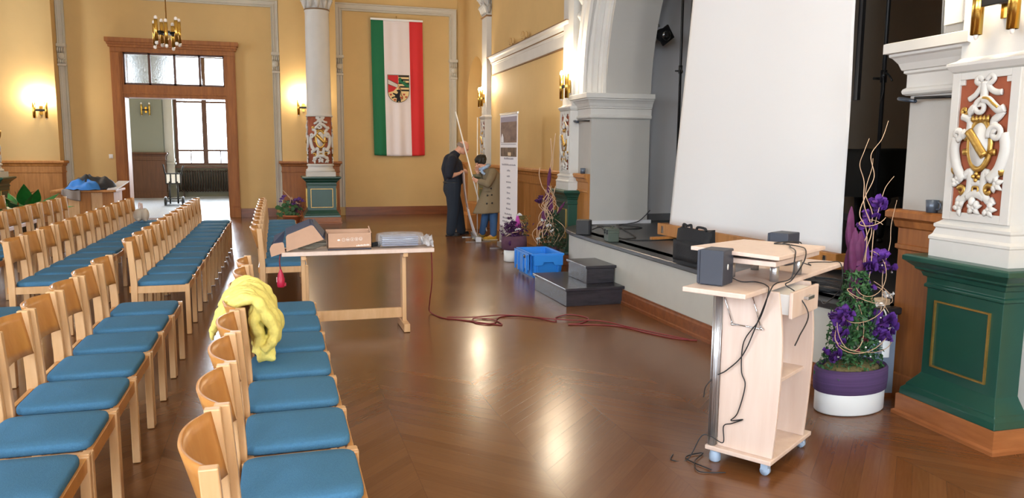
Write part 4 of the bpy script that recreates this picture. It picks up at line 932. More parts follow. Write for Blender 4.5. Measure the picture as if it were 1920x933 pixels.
# grand piano under its cover
pn = thing('grand_piano', 'grand piano under a black cover at the back of the stage', 'piano', (6.85, 7.75, .6))
outl = [(-.75, -1.05), (.75, -1.05), (.78, -.2), (.70, .35), (.35, .8), (-.1, .98), (-.55, .85), (-.75, .5)]
M_cover = mat('black_cover', '141414', .8, bump=(6, .6))
P2 = [(p.x, p.y) for p in bez([(x, y, 0) for x, y in outl+outl[:1]], 5)][:-1]
b = MB(); N = len(P2); vs = []
for j, (k, z) in enumerate(((1.03, .52), (1.05, .60), (1.04, .75), (1.02, .98), (.98, 1.02), (.5, 1.03))):
    for i, (x, y) in enumerate(P2): w = 1+(.02*sin(i*1.7) if j < 3 else 0); vs.append((x*k*w, y*k*w, z+(.04*sin(i*1.1)-.03*cos(i*.55) if j == 0 else 0)+(.012*sin(i*.8) if j > 2 else 0)))
b.add(vs, [(j*N+i, j*N+(i+1) % N, (j+1)*N+(i+1) % N, (j+1)*N+i) for j in range(5) for i in range(N)]+[tuple(5*N+i for i in range(N))], 0, True); b.build('cover', M_cover, pn)
for x, y in ((.30, .42), (.42, -.22), (-.5, -.85)):
    b = MB(); b.lathe([(.03, .06), (.04, .1), (.05, .16), (.06, .4), (.085, .46), (.085, .62)], 14, c=(x, y)); b.ell((x, y, .03), (.035, .035, .03), 10, 6); b.build('leg', M_blackp, pn)
b = MB(); b.bar((-.4, -.5, .1), (-.4, -.5, .6), .05, .05); b.bb(-.5, -.3, -.6, -.4, .07, .1); b.build('pedal_lyre', M_blackp, pn)
# spotlight on its bracket
sp = thing('stage_spotlight', 'black square-hooded spotlight on a pale bracket inside the stage arch', 'spotlight', (5.02, 9.5, 3.12))
Rm = Matrix.Rotation(radians(-30), 4, 'Y') @ Matrix.Rotation(radians(12), 4, 'X')
b = MB(); b.rects([(.10, .10, -.03), (.10, .10, 0)], T=Rm @ Matrix.Rotation(pi/2, 4, 'X') @ Matrix.Rotation(radians(8), 4, 'Z'))
b.lathe([(.085, -.02), (.10, -.03), (.08, -.13), (.055, -.2), (.02, -.22)], 18, T=Rm @ Matrix.Rotation(pi/2, 4, 'X')); b.build('housing', M_black, sp, bevel=.004)
b = MB(); b.ell((0, 0, 0), (.07, .035, .07), 16, 10, T=Rm @ Matrix.Translation((0, -.01, 0))); b.build('lens', mat('dark_lens', '202020', .08, spec=1.0), sp)
b = MB(); b.tube([Rm @ Vector(p) for p in ((-.11, .08, -.02), (-.12, .10, .06), (-.04, .11, .13), (.02, .12, .14))], .012, 6); b.tube([(-.05, .1, .13), (-.09, .30, .16), (-.13, .44, .16)], .012, 6); b.tube([(-.09, .12, -.03), (-.12, .3, -.01), (-.13, .44, -.01)], .009, 6); b.bb(-.18, -.08, .43, .45, -.05, .2); b.build('bracket', mat('pale_grey_metal', '9A9890', .5, metal=.3), sp)
# flag-staff holders on the piers
def ring_arm(loc, rz, label):
    t = thing('staff_holder', label, 'bracket', loc, rz)
    b = MB(); b.tube([(0, 0, 0), (-.05, .01, .0), (-.06, .30, .008)], .009, 8); b.build('arm', M_black, t)
    b = MB(); b.tube([(-.06+.022*sin(2*pi*k/16), .365-.065*cos(2*pi*k/16), .0-.012*cos(2*pi*k/16)) for k in range(17)], .011, 8); b.build('ring', mat('dark_steel', '4B5563', .3, metal=.8), t)
def cup(loc, label):
    t = thing('staff_cup', label, 'cup', loc)
    b = MB(); b.lathe([(.0, 0), (.032, 0), (.038, .075), (.034, .075), (.029, .008), (0, .008)], 18, cap=False); b.tube(bez([(.0, -.035, .065), (.0, -.06, .055), (.0, -.055, .025), (.0, -.032, .02)]), .006, 6); b.build('body', mat('grey_enamel', '5B6573', .35, metal=.4), t)
ring_arm(rw(3.62, .005, 1.925), -math.atan(TH), 'dark metal ring bracket on the white pier right of the stage')
ring_arm(rw(9.70, .005, 1.985), -math.atan(TH), 'dark metal ring bracket on the white pier left of the stage')
cup(rw(3.73, .055, 1.237), 'small grey metal cup standing on the wood panelling right of the stage')
cup(rw(9.79, .055, 1.277), 'small grey metal cup standing on the wood panelling left of the stage')
# small things on the stage floor
speaker((3.47, 8.48, .6), radians(150), .078, .075, .175, 'small black loudspeaker at the far left corner of the stage', False, True)
am = thing('equipment_case', 'small olive green hard case with a handle on the stage edge', 'case', (3.52, 7.78, .6), radians(-100))
b = MB(); b.bb(-.10, .10, -.06, .06, .0, .125); b.bb(-.105, .105, -.065, .065, .095, .11); b.build('body', mat('olive_plastic', '3F4A40', .5, bump=(40, .1)), am, bevel=.006)
b = MB(); b.bb(-.10, .10, -.062, .062, .126, .145); b.tube(bez([(-.05, 0, .145), (-.045, 0, .165), (.045, 0, .165), (.05, 0, .145)]), .006, 6); b.build('lid', mat('olive_plastic', '3F4A40', .5), am, bevel=.004)
b = MB(); b.bb(-.06, -.04, -.072, -.06, .08, .13); b.bb(.04, .06, -.072, -.06, .08, .13); b.build('clasp', M_blackp, am)
cable([(3.57, 8.44, .66), (3.62, 8.30, .70), (3.60, 8.05, .625), (3.68, 7.9, .61), (3.9, 7.95, .61), (4.1, 8.6, .61), (4.3, 9.3, .61), (4.55, 9.5, .61), (4.75, 9.58, .64), (4.9, 9.57, .78)], .006, M_blackp, 'black cable running from the small loudspeaker back along the stage wall')
cable([(3.62, 8.35, .606), (3.72, 8.1, .606), (3.75, 7.8, .606), (4.0, 7.7, .606), (4.35, 7.75, .606)], .006, M_blackp, 'black cable lying on the stage from the green case to the screen')
cable([(4.0, 9.0, .606), (4.2, 9.2, .606), (4.0, 9.3, .61), (4.2, 8.9, .606), (4.5, 9.0, .606), (4.3, 9.35, .612)], .006, M_blackp, 'loose tangle of black cable on the stage in front of the grey pier')
bgp = thing('laptop_bag', 'black fabric laptop bag standing on the stage edge before the screen', 'bag', (3.50, 5.97, .6), radians(-82))
def bagf(u, v):
    a = 2*pi*u; c, s_ = cos(a), sin(a); k = 5; r = (abs(c)**k+abs(s_)**k)**(-1/k); w = .235*(1-.10*v*v); d = .08*(1-.45*v)
    return (w*r*c*(1+.02*sin(7*v)), d*r*s_+.02*sin(5*u*pi)*(v), .0+.315*v+.012*sin(a*3)*v)
b = MB(); b.grid(bagf, 40, 10, cu=True); b.add([bagf(i/40, 1) for i in range(40)], [tuple(range(40))]); b.build('body', mat('black_cordura', '15161A', .75, bump=(90, .3)), bgp)
b = MB(); b.tube(bez([(-.17, 0, .31), (-.16, .0, .345), (-.11, .0, .335), (-.06, 0, .345), (-.05, 0, .31)]), .012, 6); b.tube(bez([(.02, 0, .31), (.04, 0, .335), (.12, .01, .33), (.15, .0, .31)]), .012, 6); b.build('handle', mat('black_cordura', '15161A', .75), bgp)
b = MB(); b.grid(lambda u, v: (-.19+.38*u, -.088+.01*sin(u*6), .03+.18*v), 10, 5); b.build('front_pocket', mat('black_cordura', '15161A', .75), bgp, solid=.012)
b = MB(); b.tube(bez([(4.02, 5.72, .61), (4.02, 5.70, .80), (4.05, 5.60, .83), (4.10, 5.46, .82), (4.11, 5.43, .75), (4.11, 5.42, .61)]), .012, 8); b.build('metal_hoop', M_alu, tagd=('small bent aluminium tube frame beside the black bag on the stage', 'tube frame'))
b = MB()
for k in range(7):
    pts = [(3.80+.16*(1+.1*k)*cos(2*pi*i/14+k)*.8, 4.62+.22*(1+.05*k)*sin(2*pi*i/14+k), .608+.007*k+.004*sin(i+k)) for i in range(18)]
    b.tube(pts, .005, 5)
b.build('cable_heap', M_blackp, tagd=('heap of black cables on the stage behind the lectern drawer', 'cable'))
for i, (x, y, a) in enumerate(((3.80, 4.10, .2), (3.79, 4.055, .15), (3.76, 4.17, .3))):
    b = MB(); b.bb(-.05, .05, -.018, .018, 0, .04); o = b.build('wooden_block', mat('pale_wood_block', 'D9C2A4', .6), tagd=(('pale wooden block on the stage corner beside the power strip, %s' % ('farther of the front pair', 'nearest one', 'rear one by the plant')[i]), 'block'), bevel=.002); o.location = (x, y, .6); o.rotation_euler = (0, 0, a)
ps = thing('power_strip', 'white power strip hanging by its cable from the stage corner', 'power strip', (3.735, 3.955, .28), radians(-12))
b = MB(); b.bb(-.026, .026, -.022, .022, 0, .24); b.build('body', mat('white_plastic', 'EDF2F4', .35), ps, bevel=.006)
b = MB(); b.bb(-.045, -.026, -.016, .016, .20, .228); b.build('red_switch', mat('red_switch_plastic', 'C8402E', .3), ps, bevel=.004)
b = MB(); b.lathe([(.014, .235), (.012, .25), (.006, .275)], 10); b.tube(bez([(0, 0, .25), (-.008, .0, .29), (-.012, .03, .315), (.0, .1, .305)]), .005, 6); b.build('cable', mat('white_plastic', 'EDF2F4', .35), ps)
for z in (.06, .11, .16):
    b = MB(); b.lathe([(.018, 0), (.018, .004)], 12, T=Matrix.Translation((-.027, 0, z)) @ Matrix.Rotation(-pi/2, 4, 'Y')); b.build('socket', mat('socket_grey', 'B9C0C4', .4), ps)
# blue folding crate
cr = thing('crate', 'bright blue plastic storage crate with folded-back lid flaps, beside the dark steps', 'crate', (3.225, 9.36, 0), radians(-1))
M_crate = mat('blue_crate_plastic', '2A86E0', .4)
cw, cd, chh = .20, .34, .30
b = MB()
T_ = .012
def wallq(x0, y0, x1, y1):
    dx, dy = x1-x0, y1-y0; L = sqrt(dx*dx+dy*dy); nx, ny = -dy/L*T_, dx/L*T_
    b.hexa([(x0*.92, y0*.94, .0), (x1*.92, y1*.94, 0), (x1*.92+nx, y1*.94+ny, 0), (x0*.92+nx, y0*.94+ny, 0)], [(x0, y0, chh), (x1, y1, chh), (x1+nx, y1+ny, chh), (x0+nx, y0+ny, chh)])
cn = [(-cw, -cd), (cw, -cd), (cw, cd), (-cw, cd)]
for i in range(4): wallq(*cn[i], *cn[(i+1) % 4])
b.bb(-cw*.92, cw*.92, -cd*.94, cd*.94, 0.002, .015)
b.build('tub', M_crate, cr, bevel=.003)
b = MB()
for x0, x1, y0, y1 in ((-cw-.014, cw+.014, -cd-.014, -cd+.004), (-cw-.014, cw+.014, cd-.004, cd+.014), (-cw-.014, -cw+.004, -cd, cd), (cw-.004, cw+.014, -cd, cd)): b.bb(x0, x1, y0, y1, chh-.02, chh+.006)
for y in (-.26, -.09, .09, .26): b.bb(-cw-.008, -cw*.93, y-.012, y+.012, .03, chh-.02)
for x in (-.14, .14): b.bb(x-.012, x+.012, -cd-.008, -cd*.95, .03, chh-.02); b.bb(x-.012, x+.012, cd*.95, cd+.008, .03, chh-.02)
b.build('rim', M_crate, cr, bevel=.003)
for sy in (-1, 1):
    b = MB()
    if sy < 0: poly = [(-.19, .29), (.19, .29), (.19, .16), (.08, .16), (.06, .20), (-.06, .20), (-.08, .16), (-.19, .16)]
    else: poly = [(-.19, .29), (.19, .29), (.19, .13), (-.19, .13)]
    b.prism(poly, 0, .008, T=Matrix.Translation((0, sy*(cd+.03), 0)) @ Matrix(((1, 0, 0, 0), (0, 0, sy*1., 0), (0, 1, 0, 0), (0, 0, 0, 1)))); b.build('lid_flap', M_crate, cr, bevel=.002)
b = MB(); b.prism([(-.32, .30), (.32, .30), (.33, .10), (.12, .10), (.10, .06), (-.12, .06), (-.14, .10), (-.33, .10)], 0, .008, T=Matrix.Translation((-cw-.04, 0, 0)) @ Matrix(((0, 0, -1, 0), (1, 0, 0, 0), (0, 1, 0, 0), (0, 0, 0, 1))))
for y in (-.25, -.1, .1, .25): b.bb(-cw-.062, -cw-.045, y-.02, y+.02, .05, .28)
b.build('lid_flap', M_crate, cr, bevel=.002)
b = MB(); b.ell((-cw-.05, -.16, .255), (.012, .05, .022), 10, 6); b.build('handle_hole', M_blackp, cr)
# ================================================================ plants
def tri_leaves(b, spots, size, mi=0):
    for c, n, s in spots:
        n = Vector(n).normalized(); a = n.orthogonal().normalized()
        a = (Matrix.Rotation(random.uniform(0, 6.28), 3, n) @ a); w = n.cross(a)
        c = Vector(c); L = size*s; W_ = L*.45
        b.add([c-a*L*.5, c+w*W_*.5+n*L*.12, c+a*L*.5-n*L*.1, c-w*W_*.5+n*L*.12, c+n*L*.02], [(0, 1, 4), (1, 2, 4), (2, 3, 4), (3, 0, 4)], mi, True)
def rnd_unit():
    while 1:
        v = Vector((random.uniform(-1, 1), random.uniform(-1, 1), random.uniform(-1, 1)))
        if .1 < v.length < 1: return v.normalized()
def blossom(c, r, name, m, parent, n=9):
    b = MB(); c = Vector(c)
    for i in range(n):
        d = rnd_unit(); d.z = abs(d.z)*.6+.05; d.normalize(); a = d.orthogonal().normalized(); w = d.cross(a)
        p = c+d*r*.25
        def pet(u, v, p=p, d=d, a=a, w=w): return p+d*r*.8*v+w*r*.75*(u-.5)*sin(pi*min(.95, v*.85+.12))+a*r*.25*sin(v*5+u*4)
        b.grid(pet, 4, 5)
    return b.build(name, m, parent)
M_purple = mat('violet_petals', '5B2C8C', .8, noise=(30, .3)); M_magenta = mat('magenta_fabric', '581E4C', .75, noise=(20, .25)); M_dkpurple = mat('dark_purple_petals', '4A1C4E', .8, noise=(30, .3))
M_leaf = mat('green_leaves', '2F5E33', .55, noise=(20, .35)); M_leafd = mat('dark_green_leaves', '26452B', .55, noise=(20, .35)); M_twig = mat('pale_willow_twig', 'C9A98B', .6); M_wf = mat('white_petals', 'EDEBEA', .7)
M_wrap = mat('purple_jute_wrap', '5A4372', .95, noise=(1, .3), stretch=(1, 1, 90), bump=(60, .5)); M_wrapd = mat('plum_felt_wrap', '5A3A4C', .95, noise=(8, .2)); M_pot = mat('white_glazed_pot', 'E9EEF0', .3); M_moss = mat('moss', '7A7048', .95, noise=(60, .4))
def oval(b, rx, ry, prof, T=None, n=40): b.grid(lambda u, v: (rx*prof[min(int(v*(len(prof)-1)+.5), len(prof)-1)][0]*cos(2*pi*u), ry*prof[min(int(v*(len(prof)-1)+.5), len(prof)-1)][0]*sin(2*pi*u), prof[min(int(v*(len(prof)-1)+.5), len(prof)-1)][1]), n, len(prof), cu=True, T=T)
# -- the arrangement by the lectern
pa = thing('flower_arrangement', 'tall purple flower arrangement with curling twigs in a white pot beside the lectern', 'flower arrangement', (3.40, 3.86, 0), radians(8))
b = MB(); oval(b, .25, .155, [(.0, .003), (.96, .003), (1, .012), (1.0, .15), (.97, .16), (0, .16)]); b.build('pot', M_pot, pa)
b = MB(); oval(b, .26, .165, [(.97, .135), (1.0, .14), (1.02, .20), (1.01, .27), (.96, .285), (.92, .27), (.0, .26)]); b.build('jute_wrap', M_wrap, pa)
b = MB(); b.ell((0, 0, .265), (.21, .13, .04), 20, 8); b.build('moss', M_moss, pa)
b = MB(); sp_ = []
for i in range(2600):
    z = random.uniform(.24, .88)**1.0; k = (1-(z-.24)/.75); rx = .05+.20*k**1.3; ry = .05+.11*k
    a = random.uniform(0, 2*pi); rr = sqrt(random.random()); p = Vector((rx*rr*cos(a)+.015*sin(z*20), ry*rr*sin(a), z)); sp_.append((p, rnd_unit()+Vector((cos(a), sin(a), .5)), random.uniform(.6, 1.5)))
tri_leaves(b, sp_, .032); b.build('foliage', M_leaf, pa)
b = MB()
for i in range(28):
    a = random.uniform(0, 2*pi); e = random.uniform(.4, 1.1); b.tube(bez([(0.02*cos(a), .02*sin(a), .24), (.10*cos(a), .07*sin(a), .40), (.16*cos(a)*e, .11*sin(a)*e, .5*e+.1)], 4), .003, 5)
b.build('stems', M_leafd, pa)
for i, (x, y, z, r) in enumerate(((-.21, -.08, .61, .07), (-.16, -.07, .63, .06), (-.175, -.06, .56, .06), (-.19, -.07, .50, .06), (-.20, -.07, .45, .05), (-.225, -.05, .38, .06), (-.20, -.05, .34, .045), (.13, -.10, .57, .08), (.18, -.09, .53, .07), (.20, -.07, .48, .06), (.11, -.10, .48, .06), (.16, -.1, .44, .05), (.05, .0, .90, .08), (.12, .0, .87, .08), (.16, -.02, .94, .07), (.245, .0, .87, .07), (.08, .02, 1.14, .06), (.11, .02, 1.20, .06), (.15, .02, 1.28, .065), (.185, .02, 1.24, .05), (.0, .0, .80, .06), (.06, -.02, .76, .06))):
    blossom((x, y, z), r, 'violet_blossom', M_purple, pa)
for (x, y, z, r) in ((.23, -.05, .715, .035), (.10, -.09, .66, .03), (.205, -.06, .70, .03)): blossom((x, y, z), r, 'white_blossom', M_wf, pa, 6)
for (x, y, z, r) in ((-.01, -.1, .46, .035), (-.05, -.08, .38, .03)): blossom((x, y, z), r, 'crimson_blossom', mat('crimson_petals', '6E1C38', .8), pa, 6)
def cone_fabric(c, h, r, parent, m=M_magenta, lean=0.):
    b = MB(); ph = random.uniform(0, 6)
    b.grid(lambda u, v: (c[0]+lean*v+r*(sin(pi*min(.98, v*.93+.05))**.8)*(1+.25*sin(2*pi*u*4+ph+v*5))*cos(2*pi*u), c[1]+.7*r*(sin(pi*min(.98, v*.93+.05))**.8)*(1+.25*sin(2*pi*u*3+v*6))*sin(2*pi*u), c[2]+h*v), 24, 14, cu=True); return b.build('fabric_spire', m, parent)
cone_fabric((.0, 0, .62), .36, .06, pa); cone_fabric((-.02, .02, .74), .40, .055, pa); cone_fabric((.06, .03, .70), .42, .05, pa, mat('violet_fabric', '5A2A86', .75, noise=(20, .25))); cone_fabric((-.05, .03, 1.0), .27, .028, pa); cone_fabric((.0, .0, .90), .22, .035, pa, lean=.01); cone_fabric((.06, .02, .68), .33, .05, pa)
tw = [[(.02, 0, .45), (.03, -.02, .8), (.06, 0, 1.1), (.0, .01, 1.22), (.05, .02, 1.33), (.09, 0, 1.45), (.075, .02, 1.58), (.16, .02, 1.68), (.205, .02, 1.79)],
      [(.03, 0, .6), (.05, 0, .95), (.10, 0, 1.12), (.02, 0, 1.28), (.03, .02, 1.42), (-.015, .02, 1.52), (-.01, 0, 1.60), (.05, .02, 1.68)],
      [(.0, -.04, .4), (-.02, -.05, .62), (.06, -.04, .85), (.12, 0, 1.12), (.16, .0, 1.28), (.22, .02, 1.38), (.29, .02, 1.45)],
      [(.08, -.02, .45), (.18, -.04, .62), (.20, -.02, .85), (.27, .0, 1.02), (.27, .0, 1.15), (.33, .02, 1.30)],
      [(.06, 0, .5), (-.02, .0, .85), (.02, 0, 1.0), (.10, .0, 1.2), (.05, .02, 1.35), (.09, .02, 1.5), (.07, .0, 1.56)]]
for p in tw: b = MB(); b.tube(bez(p, 8), [.0036-.0021*i/(8*(len(p)-1)) for i in range(8*(len(p)-1)+1)], 6); b.build('twig', M_twig, pa)
for cx, cy, cz, rx, rz_, tl in ((.02, -.06, .62, .17, .07, .2), (.0, -.08, .42, .24, .08, -.15), (-.02, -.09, .50, .23, .13, .1), (.06, -.05, .80, .12, .10, .3), (.08, -.02, 1.13, .10, .03, .2), (-.12, -.08, .52, .1, .14, .1), (.03, -.08, .70, .19, .05, -.3)):
    b = MB(); a0 = random.uniform(0, 3); pts = [(cx+rx*cos(a0+t*.25), cy+.05*sin(a0+t*.25), cz+rz_*sin(a0+t*.25)+tl*rx*cos(a0+t*.25)+.004*t) for t in range(22)]; b.tube(pts, .0024, 5); b.build('twig', M_twig, pa)
b = MB()
for p in ((-.23, -.1, .38), (.23, -.06, .86), (.19, -.02, .90), (.08, -.13, .45), (.17, -.1, .50), (.11, -.1, .59), (-.05, -.14, .43), (.02, -.12, .36)): b.ell(p, (.006, .006, .006), 8, 6)
b.build('beads', M_wf, pa)
# -- tall arrangement by the far pilaster
pb = thing('flower_arrangement', 'tall magenta and twig arrangement standing before the far green pedestal, behind the blue crate', 'flower arrangement', (3.60, 10.12, 0))
b = MB(); b.lathe([(.13, .003), (.17, .12), (.17, .2), (.15, .2)], 20); b.build('pot', M_pot, pb); b = MB(); b.lathe([(.172, .1), (.178, .14), (.178, .24), (.15, .25), (0, .25)], 24); b.build('felt_wrap', M_wrapd, pb)
b = MB(); sp_ = []
for i in range(900):
    z = random.uniform(.22, .75); k = 1-(z-.22)/.6; a = random.uniform(0, 6.28); rr = sqrt(random.random())*(.05+.19*k); sp_.append((Vector((rr*cos(a)+.07, rr*sin(a), z)), rnd_unit(), random.uniform(.7, 1.5)))
tri_leaves(b, sp_, .045); b.build('foliage', M_leafd, pb)
for c, h, r, l in (((.0, 0, 1.02), .34, .032, .03), ((-.02, 0, .78), .34, .042, .03), ((.03, -.02, .62), .36, .045, .01), ((-.05, -.02, .50), .30, .045, -.02), ((.12, 0, .68), .20, .03, .14)): cone_fabric(c, h, r*.75, pb, lean=l)
for (x, y, z, r) in ((-.13, -.02, .88, .075), (-.10, 0, .93, .05), (.03, -.02, .72, .05), (-.12, -.04, .50, .05), (-.06, -.06, .42, .05)): blossom((x, y, z), r, 'dark_blossom', M_dkpurple, pb)
for (x, y, z, r) in ((-.08, -.05, .62, .045), (-.02, -.1, .55, .045), (.03, -.1, .47, .04), (-.15, -.05, .36, .04)): blossom((x, y, z), r, 'white_blossom', M_wf, pb, 6)
for p in ([(.02, 0, .3), (-.03, 0, .7), (.02, .0, 1.0), (.03, 0, 1.3), (.05, 0, 1.5), (.03, 0, 1.75)], [(.0, 0, .3), (.05, 0, .8), (.0, .0, 1.15), (.06, 0, 1.35), (.07, 0, 1.55), (.10, 0, 1.82)], [(-.04, 0, .3), (-.10, 0, .6), (-.02, 0, .95), (-.09, 0, 1.1), (-.13, 0, 1.25), (-.12, 0, 1.35)], [(.05, 0, .3), (.12, 0, .6), (.07, 0, .85), (.10, 0, 1.05), (.12, 0, 1.1)], [(-.08, 0, .3), (-.14, -.03, .4), (-.05, -.03, .65), (.08, -.03, .5), (.0, -.03, .36)], [(-.15, -.02, .28), (-.16, -.04, .55), (-.06, -.04, .6), (.02, -.04, .30)], [(.10, -.03, .3), (.0, -.04, .48), (-.12, -.03, .45), (-.12, 0, .3)]):
    b = MB(); b.tube(bez(p, 7), .006, 5); b.build('twig', M_twig, pb)
for k in range(12):
    a = k*.52; r0 = .07+.05*(k % 3); z0 = .28+.05*(k % 5); p = [(r0*cos(a), -.05+r0*.5*sin(a), z0), (r0*1.3*cos(a+.5), -.06+r0*.5*sin(a), z0+.18), (.05*cos(a*2), -.05, z0+.36), (-r0*cos(a), -.04, z0+.50), (.04*sin(a*3), -.02, z0+.62)]
    b = MB(); b.tube(bez(p, 6), .0045, 5); b.build('twig', M_twig, pb)
# -- low arrangement by the roll-up banner
pc = thing('flower_arrangement', 'low dark purple flower bowl in a white pot before the standing banner', 'flower arrangement', (3.23, 10.5, 0))
b = MB(); oval(b, .15, .12, [(.0, .003), (.95, .003), (1, .02), (1, .2), (0, .2)]); b.build('pot', M_pot, pc); b = MB(); oval(b, .185, .15, [(.85, .17), (1, .19), (1.02, .28), (.98, .37), (.9, .37), (0, .36)]); b.build('felt_wrap', M_wrapd, pc)
b = MB(); b.lathe([(.035, 0), (.035, .006)], 16, T=Matrix.Translation((-.10, -.135, .28)) @ Matrix.Rotation(pi/2, 4, 'X') @ Matrix.Rotation(.5, 4, 'Y')); b.build('felt_disc', M_dkpurple, pc)
b = MB(); sp_ = [(Vector((random.gauss(0, .08), random.gauss(0, .06), random.uniform(.36, .55))), rnd_unit(), random.uniform(.7, 1.6)) for i in range(420)]; tri_leaves(b, sp_, .04); b.build('foliage', M_dkpurple, pc)
b = MB(); sp_ = [(Vector((random.gauss(.15, .03), random.gauss(0, .04), random.uniform(.36, .66))), rnd_unit(), random.uniform(.6, 1.2)) for i in range(200)]; tri_leaves(b, sp_, .035); b.build('green_sprig', mat('olive_leaves', '4C5228', .6), pc)
for (x, y, z, r) in ((-.08, -.05, .62, .04), (-.05, -.05, .56, .04), (-.10, -.06, .5, .05), (-.02, -.07, .47, .05), (.0, -.05, .55, .045)): blossom((x, y, z), r, 'dark_blossom', M_dkpurple, pc)
for (x, y, z, r) in ((.05, -.06, .66, .045), (.02, -.09, .46, .045)): blossom((x, y, z), r, 'white_blossom', M_wf, pc, 6)
cone_fabric((.04, -.03, .42), .26, .035, pc, mat('pink_fabric', 'B23C96', .7))
for p in ([(-.15, -.05, .36), (-.05, -.08, .42), (.05, -.08, .44), (.1, -.05, .52), (.07, 0, .62)], [(.12, 0, .36), (.15, -.02, .5), (.09, -.02, .58), (.05, -.02, .5)]): b = MB(); b.tube(bez(p, 6), .005, 5); b.build('twig', M_twig, pc)
# -- flower pot before the round column
pd = thing('potted_plant', 'terracotta pot of violet flowers on the floor beside the round column', 'potted plant', (.27, 16.35, 0))
b = MB(); b.lathe([(.12, .003), (.17, .2), (.195, .2), (.195, .235), (.17, .235), (.16, .2), (0, .2)], 24); b.build('pot', mat('terracotta', 'B5683F', .8), pd)
b = MB()
for i in range(60):
    a = random.uniform(0, 6.28); e = random.uniform(.06, .24); c = Vector((e*cos(a)-.05, e*sin(a)*.8, random.uniform(.2, .5))); n = (rnd_unit()*.6+Vector((cos(a)*.5, sin(a)*.5-.5, .6))).normalized()
    t1 = n.orthogonal().normalized(); t2 = n.cross(t1); r = random.uniform(.03, .06)
    b.add([c]+[c+t1*r*cos(k*pi/4)+t2*r*sin(k*pi/4)+n*.01*(k % 2) for k in range(8)], [(0, 1+k, 1+(k+1) % 8) for k in range(8)], 0, True)
b.build('foliage', M_leaf, pd)
b = MB(); sp_ = [(Vector((random.gauss(.08, .07), random.gauss(0, .07), random.uniform(.24, .55))), rnd_unit(), random.uniform(.7, 1.4)) for i in range(400)]; tri_leaves(b, sp_, .04); b.build('foliage', M_dkpurple, pd)
for (x, z, r) in ((-.20, .56, .05), (-.15, .60, .055), (-.22, .51, .04), (.03, .45, .05), (.10, .54, .06), (.16, .55, .06), (.20, .51, .05), (.05, .52, .04)): blossom((x, -.06, z), r, 'violet_blossom', mat('lilac_petals', '7B50A8', .8, noise=(30, .3)), pd)
for p in ([(-.17, 0, .74), (-.08, -.02, .64), (.02, -.04, .54), (.12, -.05, .48)], [(-.08, -.05, .62), (-.02, -.05, .55), (-.06, -.05, .42)], [(.0, -.05, .6), (.04, -.06, .5), (.16, -.05, .46)]): b = MB(); b.tube(bez(p, 5), .008, 5); b.build('twig', M_twig, pd)
# -- big-leaved plant at the left
pe = thing('potted_plant', 'large glossy green leafy plant behind the chair rows at the left edge', 'potted plant', (-4.0, 14.5, 0))
b = MB(); b.lathe([(.16, .003), (.22, .38), (.23, .40), (.20, .40), (0, .36)], 24); b.build('pot', mat('grey_planter', '5A5E60', .6), pe)
M_big = mat('glossy_leaf', '2E7A33', .35, noise=(6, .45))
for i, (a, e, L, w) in enumerate(((-2.6, .35, .50, .16), (-2.2, .7, .45, .17), (-1.7, .45, .45, .16), (-1.3, .9, .50, .18), (-.9, .75, .48, .17), (-.4, .45, .50, .17), (-.1, .22, .55, .14), (.5, .6, .45, .16), (1.4, .6, .45, .16), (2.3, .6, .45, .16), (3.0, .5, .5, .16), (-1.0, .25, .42, .15), (-2.9, .15, .5, .14))):
    d = Vector((cos(a)*cos(e), sin(a)*cos(e), sin(e))); s_ = Vector((-sin(a), cos(a), 0)); u_ = d.cross(s_)*-1
    def lf(u, v, d=d, s_=s_, u_=u_, L=L, w=w): return Vector((0, 0, .52))+d*L*1.3*(.18+.9*v)+s_*w*1.25*(u-.5)*(sin(pi*v**.75)+.03)-Vector((0, 0, 1))*.16*v*v*L+u_*(abs(u-.5)*.10*sin(pi*v))
    b = MB(); b.grid(lf, 7, 12); b.tube([(0, 0, .36), Vector((0, 0, .52))+d*L*.2], .008, 5); b.build('leaf', M_big, pe)
b = MB()
for k in range(7): a = -1+.35*k; b.tube(bez([(-.10, -.05, .45), (-.08, -.05, .72), (-.05+.03*k-.06, -.06, .82), (-.04+.05*k-.08, -.06, .86+.03*sin(k))], 4), [.008]*4+[.007]*4+[.012, .010, .008, .005, .002], 5)
b.build('orange_flower', mat('dried_orange_petals', '9A5A28', .7), pe)
